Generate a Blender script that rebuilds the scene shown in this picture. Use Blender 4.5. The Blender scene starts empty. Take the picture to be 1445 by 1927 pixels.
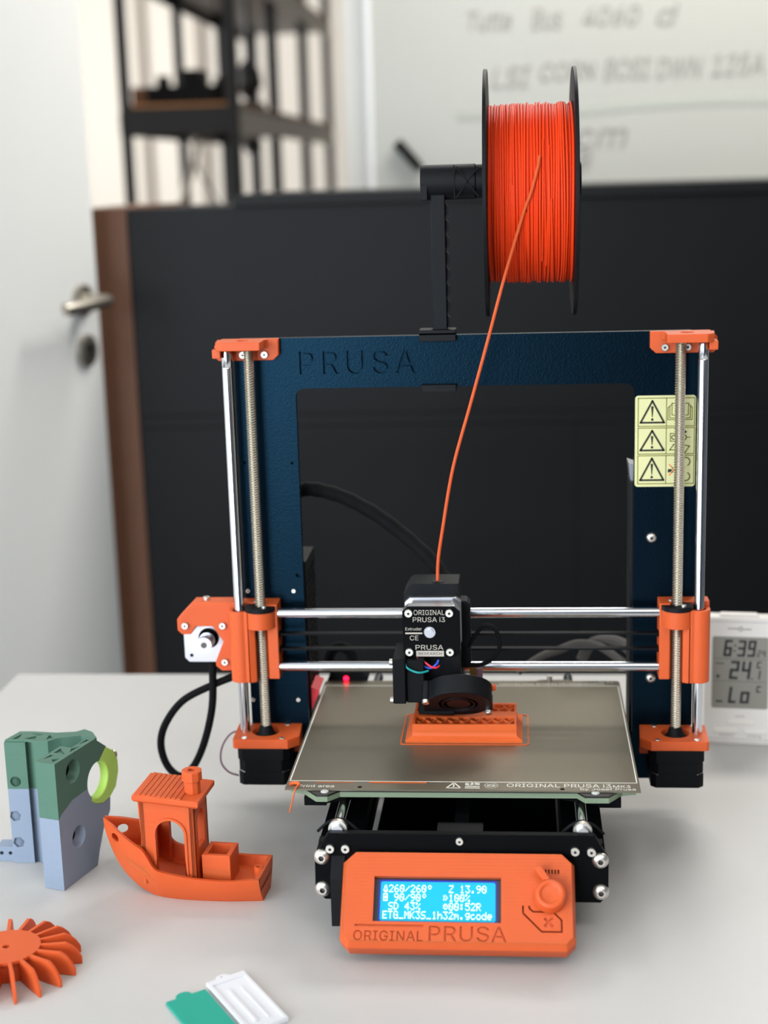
import bpy, bmesh, math, random
from mathutils import Vector, Matrix
from mathutils.geometry import delaunay_2d_cdt
random.seed(7)
S = 0.001                      # all shapes are written in millimetres, desk surface at z = 0
scene = bpy.context.scene
COL = scene.collection

# ------------------------------------------------------------------ camera
cam = bpy.data.cameras.new('camera')
cam.sensor_fit = 'HORIZONTAL'; cam.sensor_width = 36.0
cam.lens = 2857.6 / 1445 * 36.0
cam.clip_start = 0.05; cam.clip_end = 60
camo = bpy.data.objects.new('camera', cam); COL.objects.link(camo)
_y, _p, _r = 0.0923, -0.2191, 0.0289
_R = Matrix.Rotation(_y, 3, 'Z') @ Matrix.Rotation(_p, 3, 'X') @ Matrix.Rotation(_r, 3, 'Y')
_m = Matrix((_R.col[0], _R.col[2], -_R.col[1])).transposed().to_4x4()
_m.translation = Vector((44.43, -1026.72, 519.58)) * S
camo.matrix_world = _m
cam.dof.use_dof = True
cam.dof.focus_distance = 1.11
cam.dof.aperture_fstop = 5.8
scene.camera = camo

# ------------------------------------------------------------------ light, world, exposure
w = bpy.data.worlds.new('world'); scene.world = w; w.use_nodes = True
bg = w.node_tree.nodes['Background']
bg.inputs['Color'].default_value = (0.80, 0.90, 1.0, 1); bg.inputs['Strength'].default_value = 1.2
def window_light(name, loc, aim, sx, sy, energy, color):
    l = bpy.data.lights.new(name, 'AREA'); l.shape = 'RECTANGLE'; l.size = sx; l.size_y = sy
    l.energy = energy; l.color = color
    o = bpy.data.objects.new(name, l); COL.objects.link(o)
    o.location = loc
    o.rotation_euler = (Vector(aim) - Vector(loc)).to_track_quat('-Z', 'Y').to_euler()
    return o
window_light('daylight_front_window', (-2.30, -3.55, 0.95), (-2.30, 0, 0.95), 0.95, 1.7, 94, (0.84, 0.92, 1.0))
window_light('daylight_tall_window', (-0.92, -3.55, 0.60), (-0.92, 0, 0.60), 1.0, 2.3, 74, (0.84, 0.92, 1.0))
window_light('daylight_side_window', (-2.95, -1.75, 0.95), (0, -1.75, 0.95), 1.5, 1.6, 40, (0.88, 0.94, 1.0))
window_light('daylight_rear_window', (-2.95, 4.20, 0.85), (0, 4.20, 0.85), 2.6, 1.8, 128, (1.0, 0.98, 0.96))  # unseen source added to brighten the rear zone
window_light('ceiling_lamp', (0.70, 1.70, 1.95), (0.70, 1.70, 0), 1.6, 0.5, 50, (1.0, 0.97, 0.93))
window_light('ceiling_lamp', (0.85, -1.5, 1.95), (0.85, -1.5, 0), 1.6, 0.6, 24, (1.0, 0.97, 0.93))
vs = scene.view_settings
vs.view_transform = 'Standard'; vs.look = 'None'; vs.gamma = 1.0; vs.use_curve_mapping = False
vs.exposure = 0.0
scene.cycles.max_bounces = 8
scene.cycles.diffuse_bounces = 5
scene.cycles.caustics_reflective = False; scene.cycles.caustics_refractive = False
scene.cycles.sample_clamp_indirect = 6.0

# ------------------------------------------------------------------ materials
def lin(h):
    c = [int(h[i:i+2], 16) / 255 for i in (0, 2, 4)]
    return tuple(x / 12.92 if x <= 0.04045 else ((x + 0.055) / 1.055) ** 2.4 for x in c)
def mat(name, hexc,  rough=0.5, metal=0.0, spec=0.5, noise=0.0, nscale=60, bump=0.0, bscale=400, emit=0.0, layers=0.0, tint=None, sss=0.0):
    m = bpy.data.materials.new(name); m.use_nodes = True
    nt = m.node_tree; b = nt.nodes['Principled BSDF']
    c = lin(hexc) + (1,)
    b.inputs['Base Color'].default_value = c
    b.inputs['Roughness'].default_value = rough
    b.inputs['Metallic'].default_value = metal
    b.inputs['Specular IOR Level'].default_value = spec
    if sss:
        b.inputs['Subsurface Weight'].default_value = sss; b.inputs['Subsurface Radius'].default_value = (1.0, 0.18, 0.06); b.inputs['Subsurface Scale'].default_value = 0.005
    if tint: b.inputs['Specular Tint'].default_value = tuple(tint) + (1,)
    if emit:
        b.inputs['Emission Color'].default_value = c; b.inputs['Emission Strength'].default_value = emit
    tc = nt.nodes.new('ShaderNodeTexCoord')
    if noise:
        n = nt.nodes.new('ShaderNodeTexNoise'); n.inputs['Scale'].default_value = nscale; n.inputs['Detail'].default_value = 3
        nt.links.new(tc.outputs['Object'], n.inputs['Vector'])
        mx = nt.nodes.new('ShaderNodeMix'); mx.data_type = 'RGBA'
        mx.inputs[6].default_value = tuple(x * (1 - noise) for x in c[:3]) + (1,)
        mx.inputs[7].default_value = tuple(min(1, x * (1 + noise)) for x in c[:3]) + (1,)
        nt.links.new(n.outputs['Fac'], mx.inputs[0]); nt.links.new(mx.outputs[2], b.inputs['Base Color'])
    if bump or layers:
        bp = nt.nodes.new('ShaderNodeBump'); bp.inputs['Strength'].default_value = 1.0
        if layers:
            t = nt.nodes.new('ShaderNodeTexWave'); t.bands_direction = 'Z'; t.inputs['Scale'].default_value = 180
            t.inputs['Distortion'].default_value = 0.3
            bp.inputs['Distance'].default_value = layers * S
        else:
            t = nt.nodes.new('ShaderNodeTexNoise'); t.inputs['Scale'].default_value = bscale; t.inputs['Detail'].default_value = 2
            bp.inputs['Distance'].default_value = bump * S
        nt.links.new(tc.outputs['Object'], t.inputs['Vector'])
        nt.links.new(t.outputs['Fac'], bp.inputs['Height']); nt.links.new(bp.outputs['Normal'], b.inputs['Normal'])
    return m
M = dict(
    orange=mat('orange_printed_plastic', 'CB5829', 0.5, spec=0.3, noise=0.04, layers=0.02, sss=0.45),
    orange_fil=mat('orange_filament', 'E23E14', 0.5, spec=0.18, noise=0.05, nscale=300),
    orange_print=mat('orange_print_in_progress', 'D4602A', 0.5, spec=0.3, layers=0.02, sss=0.3),
    frame=mat('black_powder_coat', '03060B', 0.3, spec=0.27, noise=0.3, nscale=900, bump=0.12, bscale=700, tint=(0.14, 0.5, 0.88)),  # sky-blue window sheen is put into the specular tint
    black=mat('black_printed_plastic', '090B0F', 0.55, spec=0.18, bump=0.02, bscale=500),
    black_m=mat('matt_black_plastic', '06070A', 0.6, spec=0.14, bump=0.02, bscale=500),
    black_plate=mat('black_anodised_plate', '050608', 0.5, spec=0.06, bump=0.02, bscale=900),
    sleeve=mat('black_braided_sleeve', '08080A', 0.8, spec=0.15, bump=0.25, bscale=500),
    steel=mat('polished_steel', 'DADCE2', 0.16, 1.0),
    thread=mat('stainless_thread', 'C4BCAC', 0.42, 1.0),
    screw=mat('stainless_screw', 'DAD6CE', 0.38, 1.0),
    socket=mat('screw_socket', '5A5450', 0.5, 0.6),
    alu=mat('silver_motor_casting', 'BFC0C6', 0.3, 1.0, bump=0.02, bscale=600),
    sheet=mat('textured_steel_sheet', '726B5C', 0.36, 0.55, spec=0.4, noise=0.12, nscale=900, bump=0.06, bscale=1200),
    white_print=mat('white_print', 'DAD8CC', 0.6),
    grey_print=mat('silver_print', 'AFA79C', 0.5),
    grey_bolt=mat('pale_grey_bolt', 'B4B4AE', 0.5),
    pcb=mat('pcb_green', '74836A', 0.55),
    pcb_top=mat('heatbed_black', '15140F', 0.5),
    white_pl=mat('white_plastic', 'ECECEC', 0.4, spec=0.4),
    lcd_blue=mat('lcd_backlight', '129CB6', 0.4, spec=0.2, emit=0.36),
    lcd_edge=mat('lcd_blue_edge', '0A1E9A', 0.4, emit=0.35),
    lcd_text=mat('lcd_characters', 'E6FCFF', 0.4, emit=0.6),
    lcd_bezel=mat('lcd_black_bezel', '2A2432', 0.35),
    sticker=mat('yellow_label', 'CDCA94', 0.55, noise=0.05, nscale=80),
    stk_line=mat('olive_label_ink', '77762C', 0.6),
    stk_black=mat('black_label_ink', '1A1806', 0.6),
    stk_red=mat('orange_label_ink', 'E8642C', 0.6),
    led=mat('red_led', 'FF0C2C', 0.3, emit=9.0),
    red=mat('red_plastic', 'D01020', 0.4),
    green=mat('green_print', '4E7060', 0.5, spec=0.3, layers=0.02),
    bluegrey=mat('blue_grey_print', '8490A2', 0.5, spec=0.3, layers=0.02),
    lime=mat('lime_print', 'BCE468', 0.45, spec=0.35),
    teal=mat('teal_tag', '0A9A86', 0.45, spec=0.4),
    white_tag=mat('white_tag', 'D6D6DA', 0.45, spec=0.4),
    desk=mat('grey_laminate', 'BDBAB7', 0.42, spec=0.45, noise=0.03, nscale=14, bump=0.01, bscale=900),
    desk_leg=mat('grey_steel_leg', '8A8C90', 0.4, 0.6),
    clock=mat('silver_grey_clock', 'E6E0DB', 0.45, spec=0.4),
    clock_btn=mat('pale_button', 'ECE6DE', 0.4, spec=0.4),
    clock_lcd=mat('grey_lcd', '8A867C', 0.3, spec=0.5),
    ink=mat('black_segments', '14161A', 0.5),
    ink_grey=mat('grey_segments', '3A3632', 0.6),
    clock_print=mat('grey_clock_print', '8A837E', 0.6),
    door=mat('white_door', 'FAFAF7', 0.45, spec=0.4, noise=0.01, nscale=6),
    handle=mat('brushed_handle', 'B9B2A6', 0.35, 0.9),
    brown=mat('brown_wood', '60391F', 0.6, noise=0.15, nscale=20),
    cab=mat('charcoal_board', '0F1012', 0.5, spec=0.16, noise=0.06, nscale=30),
    cab_top=mat('black_slab', '0E0F10', 0.5, spec=0.18),
    wall=mat('painted_wall', 'E4DFD6', 0.85, spec=0.2, noise=0.02, nscale=3),
    wall_grey=mat('grey_wall_paint', '595D61', 0.85, spec=0.2, noise=0.02, nscale=3),
    wall_w=mat('white_wall', 'F1F0EC', 0.8, spec=0.2, noise=0.01, nscale=3),
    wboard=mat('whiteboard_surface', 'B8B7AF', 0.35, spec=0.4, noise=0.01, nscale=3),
    marker=mat('marker_ink', '96918B', 0.7),
    marker_l=mat('marker_ink_faint', 'B4B6AC', 0.7),
    floor=mat('grey_floor', '55534F', 0.5, noise=0.08, nscale=5),
    trim=mat('grey_trim', 'B4ADA4', 0.8), strap=mat('grey_strap', 'A09A92', 0.8),
    ceil=mat('white_ceiling', 'EFEFEC', 0.9),
    rack=mat('black_rack_steel', '1C1C20', 0.45, spec=0.4),
    rack_g=mat('grey_rack_steel', '9A968E', 0.5, spec=0.4),  # rack steel with the light on its right side put into a paler colour
    shelf_w=mat('shelf_wood', 'B07A4A', 0.6, noise=0.15, nscale=30),
    grey_cab=mat('grey_textile_sleeve', '4A4642', 0.85, bump=0.2, bscale=500),
    wire_g=mat('teal_wire', '0E8C8A', 0.45), wire_r=mat('red_wire', 'E0304A', 0.45), wire_b=mat('blue_wire', '1C4CC0', 0.45),
    brass=mat('brass', 'B48A50', 0.35, 0.9),
    dark=mat('dark_gap', '07080A', 0.8, spec=0.1),
    purple=mat('purple_wire', '6A4A58', 0.6),
    fan_red=mat('dark_fan_face', '14090A', 0.5, spec=0.3),
)

# ------------------------------------------------------------------ mesh helper
class MB:
    def __init__(s, mtx=None):
        s.bm = bmesh.new(); s.M = mtx or Matrix.Identity(4); s.mi = 0
    def v(s, x, y, z):
        return s.bm.verts.new(s.M @ Vector((x, y, z)))
    def f(s, vs):
        try:
            fc = s.bm.faces.new(vs); fc.material_index = s.mi; return fc
        except ValueError:
            return None
    def loft(s, rings, closed=True, cap0=True, cap1=True):
        R = [[s.v(*p) for p in r] for r in rings]
        n = len(R[0])
        for a, b in zip(R, R[1:]):
            for i in range(n if closed else n - 1):
                j = (i + 1) % n
                s.f([a[i], a[j], b[j], b[i]])
        if cap0: s.f(R[0][::-1])
        if cap1: s.f(R[-1])
        return R
    def box(s, x0, x1, y0, y1, z0, z1):
        s.loft([[(x0, y0, z), (x1, y0, z), (x1, y1, z), (x0, y1, z)] for z in (z0, z1)])
    @staticmethod
    def ax(axis, p, h):
        return (p[0], p[1], h) if axis == 'z' else (p[0], h, p[1]) if axis == 'y' else (h, p[0], p[1])
    def prism(s, pts, a, b, axis='z', holes=()):
        if not holes:
            s.loft([[s.ax(axis, p, h) for p in pts] for h in (a, b)]); return
        s.slab([pts] + list(holes), a, b, axis)
    def slab(s, loops, a, b, axis='z', cap_a=True, cap_b=True, walls=True):
        """even-odd filled region of 2D loops, extruded from a to b"""
        co, ed = [], []
        for L in loops:
            k = len(co); co += [Vector(p) for p in L]
            ed += [(k + i, k + (i + 1) % len(L)) for i in range(len(L))]
        vs, es, fs, *_ = delaunay_2d_cdt(co, ed, [], 0, 1e-5)
        def inside(px, py):
            c = False
            for L in loops:
                n = len(L)
                for i in range(n):
                    x1, y1 = L[i]; x2, y2 = L[(i + 1) % n]
                    if (y1 > py) != (y2 > py) and px < (x2 - x1) * (py - y1) / (y2 - y1) + x1: c = not c
            return c
        keep = [f for f in fs if inside(sum(vs[i].x for i in f) / len(f), sum(vs[i].y for i in f) / len(f))]
        for h, on in ((a, cap_a), (b, cap_b)):
            if not on: continue
            V = [s.v(*s.ax(axis, p, h)) for p in vs]
            for f in keep: s.f([V[i] for i in f])
            for vv in V:
                if not vv.link_faces: s.bm.verts.remove(vv)
        if walls:
            for L in loops:
                A = [s.v(*s.ax(axis, p, a)) for p in L]; B = [s.v(*s.ax(axis, p, b)) for p in L]
                for i in range(len(L)):
                    j = (i + 1) % len(L); s.f([A[i], A[j], B[j], B[i]])
    def cyl(s, c, r, a, b, axis='z', seg=24, r2=None):
        r2 = r if r2 is None else r2
        s.loft([[s.ax(axis, (c[0] + q * math.cos(t), c[1] + q * math.sin(t)), h) for t in [2 * math.pi * i / seg for i in range(seg)]] for q, h in ((r, a), (r2, b))])
    def lathe(s, c, prof, axis='z', seg=24, cap=True):
        s.loft([[s.ax(axis, (c[0] + q * math.cos(t), c[1] + q * math.sin(t)), h) for t in [2 * math.pi * i / seg for i in range(seg)]] for q, h in prof], cap0=cap, cap1=cap)
    def tube(s, path, r, seg=10, cap=True):
        P = [Vector(p) for p in path]
        rr = r if callable(r) else (lambda i: r)
        t0 = (P[1] - P[0]).normalized()
        n = t0.orthogonal().normalized()
        rings = []
        for i, p in enumerate(P):
            t = (P[min(i + 1, len(P) - 1)] - P[max(i - 1, 0)]).normalized()
            n = (n - t * n.dot(t)).normalized(); bt = t.cross(n)
            rings.append([tuple(p + (n * math.cos(a) + bt * math.sin(a)) * rr(i)) for a in [2 * math.pi * k / seg for k in range(seg)]])
        s.loft(rings, cap0=cap, cap1=cap)
    def strokes(s, lines, wd, h0, h1, axis='y', closed=False):
        """flat print: each segment of each 2D polyline a thin bar of width wd"""
        for L in lines:
            L = [Vector(p) for p in L]
            segs = list(zip(L, L[1:]))
            for a, b in segs:
                d = (b - a); 
                if d.length < 1e-6: continue
                d.normalize(); n = Vector((-d.y, d.x)) * wd / 2; e = d * wd * 0.42
                s.prism([tuple(a - e - n), tuple(b + e - n), tuple(b + e + n), tuple(a - e + n)], h0, h1, axis)

def spline(pts, n=8):
    P = [Vector(p) for p in pts]; out = []
    for i in range(len(P) - 1):
        p0, p1, p2, p3 = P[max(i - 1, 0)], P[i], P[i + 1], P[min(i + 2, len(P) - 1)]
        for k in range(n):
            t = k / n
            out.append(0.5 * ((2 * p1) + (p2 - p0) * t + (2 * p0 - 5 * p1 + 4 * p2 - p3) * t * t + (3 * p1 - p0 - 3 * p2 + p3) * t ** 3))
    out.append(P[-1]); return [tuple(p) for p in out]
def arc(cx, cy, r, a0, a1, n=12, ry=None):
    ry = r if ry is None else ry
    return [(cx + r * math.cos(math.radians(a0 + (a1 - a0) * i / n)), cy + ry * math.sin(math.radians(a0 + (a1 - a0) * i / n))) for i in range(n + 1)]
def circ(cx, cy, r, n=24): return [(cx + r * math.cos(2 * math.pi * i / n), cy + r * math.sin(2 * math.pi * i / n)) for i in range(n)]
def rrect(x0, x1, y0, y1, r, n=5):
    return arc(x1 - r, y1 - r, r, 0, 90, n) + arc(x0 + r, y1 - r, r, 90, 180, n) + arc(x0 + r, y0 + r, r, 180, 270, n) + arc(x1 - r, y0 + r, r, 270, 360, n)
def flip(poly, sg): return [(-sg * p[0], p[1]) for p in poly]      # outlines are drawn for the left side (sg = -1)

def finish(mb, name, smooth=0.6):
    bmesh.ops.remove_doubles(mb.bm, verts=mb.bm.verts, dist=1e-4)
    bmesh.ops.recalc_face_normals(mb.bm, faces=mb.bm.faces)
    bmesh.ops.scale(mb.bm, vec=(S, S, S), verts=mb.bm.verts)
    me = bpy.data.meshes.new(name); mb.bm.to_mesh(me); mb.bm.free()
    if smooth:
        me.polygons.foreach_set('use_smooth', [True] * len(me.polygons)); me.set_sharp_from_angle(angle=smooth)
    return me
ORG = {}
def link(name, me, mats, parent=None, bevel=0, label=None, kind=None, mw=None):
    o = bpy.data.objects.new(name, me); COL.objects.link(o)
    if mats and not me.materials:
        for m in (mats if isinstance(mats, (list, tuple)) else [mats]): me.materials.append(M[m])
    W = mw or Matrix.Identity(4)
    if parent:
        o.parent = parent; o.matrix_parent_inverse = ORG[parent.name].inverted()
    o.matrix_basis = W; ORG[o.name] = W
    if bevel:
        bv = o.modifiers.new('edge', 'BEVEL'); bv.width = bevel * S; bv.segments = 2; bv.limit_method = 'ANGLE'; bv.angle_limit = 0.7
    if label: o['label'] = label
    if kind: o['kind'] = kind
    return o
def part(name, mb, mats, parent=None, bevel=0, smooth=0.6, label=None, kind=None):
    return link(name, finish(mb, name, smooth), mats, parent, bevel, label, kind)
def thing(name, label, cat, loc, group=None):
    o = bpy.data.objects.new(name, None); COL.objects.link(o); o.empty_display_size = 0.02
    o.location = Vector(loc) * S; ORG[o.name] = Matrix.Translation(o.location)
    tag(o, label, cat, group); return o
def tag(o, label, cat, group=None):
    o['label'] = label; o['category'] = cat
    if group: o['group'] = group
    return o
def struct(name, mb, m, **k):
    return part(name, mb, m, kind='structure', **k)

try:
    import os
    FONT = bpy.data.fonts.load(os.path.join(bpy.utils.system_resource('DATAFILES', path='fonts'), 'Inter.woff2'))
except Exception:
    FONT = None
def outline(raw):
    co, ed = [], []
    for L in raw:
        k = len(co); co += [Vector(p) for p in L]; ed += [(k + i, k + (i + 1) % len(L)) for i in range(len(L))]
    vs, es, fs, *_ = delaunay_2d_cdt(co, ed, [], 0, 1e-6)
    def wind(px, py):
        n = 0
        for L in raw:
            for (x1, y1), (x2, y2) in zip(L, L[1:] + L[:1]):
                if (y1 > py) != (y2 > py) and px < (x2 - x1) * (py - y1) / (y2 - y1) + x1: n += 1 if y2 > y1 else -1
        return n
    nxt = {}
    keep = [f for f in fs if wind(sum(vs[i].x for i in f) / len(f), sum(vs[i].y for i in f) / len(f))]
    E_ = {(f[i], f[(i + 1) % len(f)]) for f in keep for i in range(len(f))}
    for a, b_ in E_:
        if (b_, a) not in E_: nxt.setdefault(a, []).append(b_)
    out = []
    while nxt:
        st = next(iter(nxt)); L = [st]; cur = nxt[st].pop()
        if not nxt[st]: del nxt[st]
        while cur != st and cur in nxt:
            L.append(cur); n = nxt[cur].pop()
            if not nxt[cur]: del nxt[cur]
            cur = n
        if len(L) > 2: out.append([(vs[i].x, vs[i].y) for i in L])
    return out
# text -> list of closed 2D loops, fitted into a box
def text_loops(txt, x0, x1, y0, y1, space=1.0, shear=0.0, bold=0.0):
    cu = bpy.data.curves.new('tmp', 'FONT'); cu.body = txt
    if FONT: cu.font = FONT
    cu.space_character = space; cu.shear = shear
    cu.resolution_u = 4; cu.fill_mode = 'NONE'; cu.offset = bold
    o = bpy.data.objects.new('tmp', cu); COL.objects.link(o)
    dg = bpy.context.evaluated_depsgraph_get(); dg.update()
    me = bpy.data.meshes.new_from_object(o.evaluated_get(dg))
    # contours in drawing order (vertices of one contour are consecutive), then resolve overlaps by winding number
    adj = {}
    for e in me.edges:
        a, b_ = e.vertices; adj.setdefault(a, set()).add(b_); adj.setdefault(b_, set()).add(a)
    raw, seen = [], set()
    for st in sorted(adj):
        if st in seen: continue
        L = [st]; seen.add(st)
        while L[-1] + 1 in adj.get(L[-1], ()) and L[-1] + 1 not in seen: L.append(L[-1] + 1); seen.add(L[-1])
        if len(L) > 2: raw.append([(me.vertices[i].co.x, me.vertices[i].co.y) for i in L])
    loops = outline(raw)
    bpy.data.objects.remove(o); bpy.data.curves.remove(cu); bpy.data.meshes.remove(me)
    xs = [p[0] for L in loops for p in L]; ys = [p[1] for L in loops for p in L]
    ax, bx, ay, by = min(xs), max(xs), min(ys), max(ys)
    return [[(x0 + (p[0] - ax) / (bx - ax) * (x1 - x0), y0 + (p[1] - ay) / (by - ay) * (y1 - y0)) for p in L] for L in loops]

# shared screws: head up along +z, base at z = 0
def screw_mesh(r, h, dome):
    mb = MB()
    hr_ = 0.36 if dome else 0.36
    hexa = [(r * hr_ * math.cos(math.radians(60 * i)), r * hr_ * math.sin(math.radians(60 * i))) for i in range(6)]
    if dome: prof = [(r, 0)] + [(r * math.cos(math.radians(a)) if a < 60 else r * .5, h * (.1 + .9 * math.sin(math.radians(a)) / .866)) for a in (0, 10, 20, 30, 40, 50, 60)]
    else: prof = [(r, 0), (r, h * .85), (r * .9, h)]
    mb.lathe((0, 0), prof, seg=20, cap=False)
    q = prof[-1][0]
    mb.slab([circ(0, 0, q, 20), hexa], h, h * .45, cap_b=False, walls=False)
    mb.mi = 1
    mb.loft([[(x, y, h) for x, y in hexa], [(x, y, h * .4) for x, y in hexa]], cap0=False)
    me = finish(mb, 'screw'); me.materials.append(M['screw']); me.materials.append(M['socket']); return me
SM3 = screw_mesh(2.8, 2.6, False); SM5 = screw_mesh(6.0, 4.2, True); SM4 = screw_mesh(4.2, 3.0, True)
NEGY = Matrix.Rotation(math.radians(90), 4, 'X'); POSZ = Matrix.Identity(4); NEGX = Matrix.Rotation(math.radians(-90), 4, 'Y')
def screw(parent, loc, me=SM3, rot=NEGY, sc=1.0):
    link('screw', me, None, parent, mw=Matrix.Translation(Vector(loc) * S) @ rot @ Matrix.Scale(sc, 4))

# ================================================================== setting
b = MB(); b.box(-3000, 3000, -3600, 6700, -760, -720); struct('floor', b, 'floor')
b = MB(); b.box(-3000, 3000, -3600, 6700, 2000, 2050); struct('ceiling', b, 'ceil')
b = MB(); b.box(-3000, 3000, 6600, 6700, -720, 2000); struct('wall_back', b, 'wall')
b = MB(); b.box(3000, 3100, -3600, 6700, -720, 2000); struct('wall_right', b, 'wall_grey')
b = MB(); b.slab([[(-3600, -720), (6700, -720), (6700, 2000), (-3600, 2000)], [(-2600, 60), (-600, 60), (-600, 1840), (-2600, 1840)], [(2850, -100), (5550, -100), (5550, 1800), (2850, 1800)]], -3100, -3000, 'x'); struct('wall_left', b, 'wall_w')
b = MB(); b.slab([[(-3100, -720), (3100, -720), (3100, 2000), (-3100, 2000)], [(-2820, 50), (-1780, 50), (-1780, 1850), (-2820, 1850)], [(-1460, -600), (-380, -600), (-380, 1800), (-1460, 1800)]], -3700, -3600, 'y'); struct('wall_front', b, 'wall_grey')
def window_frame(name, loops, a, bb, axis):
    q = MB(); q.slab(loops, a, bb, axis); struct(name, q, 'white_pl')
window_frame('window_4', [[(-1460, -600), (-380, -600), (-380, 1800), (-1460, 1800)], [(-1420, -560), (-420, -560), (-420, 1760), (-1420, 1760)]], -3690, -3620, 'y')
window_frame('window_1', [[(-2820, 50), (-1780, 50), (-1780, 1850), (-2820, 1850)], [(-2780, 90), (-1820, 90), (-1820, 1810), (-2780, 1810)]], -3690, -3620, 'y')
window_frame('window_2', [[(-2600, 60), (-600, 60), (-600, 1840), (-2600, 1840)], [(-2550, 110), (-1625, 110), (-1625, 1790), (-2550, 1790)], [(-1575, 110), (-650, 110), (-650, 1790), (-1575, 1790)]], -3090, -3020, 'x')
window_frame('window_3', [[(2850, -100), (5550, -100), (5550, 1800), (2850, 1800)], [(2900, -50), (4175, -50), (4175, 1750), (2900, 1750)], [(4225, -50), (5500, -50), (5500, 1750), (4225, 1750)]], -3090, -3020, 'x')  # unseen opening added along with the rear fill light
# partition that carries the whiteboard, partition that hangs the door
b = MB(); b.box(-324, 3000, 2330, 2430, -720, 2000); struct('wall_partition', b, 'wall_w')
b = MB(); b.box(-3000, -880, 440, 540, -720, 2000); struct('wall_side', b, 'wall_w')

# door leaf, hinged on the side partition, opened toward the back
E0 = Vector((-601, 1280, 0)); dd = Vector((-0.30, -0.954, 0)).normalized(); nn = Vector((0.954, -0.30, 0))
DM = Matrix(((dd.x, nn.x, 0, E0.x), (dd.y, nn.y, 0, E0.y), (0, 0, 1, 0), (0, 0, 0, 1)))
b = MB(DM); b.box(0, 800, -40, 0, -712, 1320)
dr = struct('door_1', b, 'door', bevel=2)
b = MB(DM); b.lathe((48, 346), [(24, 0), (24, 7), (20, 9)], 'y', 28)
b.tube([(48, 8, 346), (48, 30, 346), (50, 44, 346), (56, 52, 346), (66, 55, 346), (120, 55, 344), (160, 55, 343), (168, 52, 343)], lambda i: 9.5, 12)
part('door_handle', b, 'handle', dr)
b = MB(DM); b.lathe((46, 270), [(24, 0), (24, 7), (20, 9)], 'y', 28); b.mi = 1
b.cyl((46, 274), 8, 8.6, 9.4, 'y', 16); b.box(43, 49, 8.6, 9.4, 256, 272)
part('keyhole_plate', b, ['handle', 'dark'], dr)

# whiteboard
wb = thing('whiteboard', 'large white writing board with faint handwriting, mounted on the wall behind the spool', 'whiteboard', (1200, 2306, 470))
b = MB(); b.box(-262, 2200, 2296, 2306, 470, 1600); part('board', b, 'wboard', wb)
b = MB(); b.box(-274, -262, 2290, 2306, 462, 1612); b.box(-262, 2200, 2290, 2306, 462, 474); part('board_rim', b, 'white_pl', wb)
b = MB()
def hand(t, x0, x1, y0, y1):
    for L in [text_loops(t, x0, x1, y0, y1, 1.0, 0.25, 0.02)]: b.slab(L, 2294.5, 2296.5, 'y')
for t, box in (('Tutta', (-58, 33, 806, 844)), ('Bus', (75, 138, 803, 847)), ('4060', (179, 298, 806, 845)), ('d', (332, 378, 803, 845)),
               ('LSI', (-10, 74, 688, 732)), ('CORN', (92, 210, 700, 736)), ('BOSI', (224, 322, 697, 740)), ('DWN', (332, 428, 697, 738)), ('125A', (445, 550, 698, 742)), ('cm', (165, 274, 560, 600)), ('8', (168, 200, 515, 555))):
    hand(t, *box)
part('handwriting', b, 'marker', wb, kind='stuff')
b = MB(); b.strokes([spline([(-83, 638, 0), (60, 634, 0), (163, 637, 0), (295, 646, 0), (430, 650, 0), (600, 648, 0)], 6)] if False else [], 16, 2294.5, 2296.5, 'y'); LN = [(-83, 636), (60, 634), (163, 637), (295, 646), (430, 650), (600, 648)]; b.prism([(x_, z_ + 9) for x_, z_ in LN] + [(x_, z_ - 9) for x_, z_ in LN[::-1]], 2294.5, 2296.5, 'y')
part('drawn_line', b, 'marker_l', wb)
mk = MB(Matrix.Translation((-187, 2283, 555)) @ Matrix.Rotation(math.radians(49), 4, 'Y'))
mk.cyl((0, 0), 11, -38, 24, 'x', 16); mk.cyl((0, 0), 9, 24, 38, 'x', 16); mk.box(-20, 10, 8, 19, -6, 6)
tag(part('marker_pen', mk, 'black'), 'thick black marker pen held slanted on the whiteboard', 'marker')

# dark sideboard behind the desk
cb = thing('sideboard', 'charcoal sideboard with brown end panel standing behind the grey desk', 'sideboard', (150, 1600, -720))
b = MB(); b.box(-660, -567, 1350, 1800, -720, 478); part('end_panel', b, 'brown', cb, label='brown wooden end panel')
b = MB(); b.box(-566, 1100, 1362, 1800, -720, 474); part('carcass', b, 'cab_top', cb)
for (x0, x1, z0, z1) in ((-565, 1100, 149.6, 476), (-565, 1100, 130.6, 149), (-565, 132, -718, 130), (132.6, 1100, -718, 130)):
    b = MB(); b.box(x0, x1, 1350, 1361, z0, z1); part('front_board', b, 'cab', cb, bevel=0.6)
b = MB(); b.box(-395, 1120, 1336, 1810, 476, 494); part('top_slab', b, 'cab_top', cb, bevel=1.5)

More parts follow.
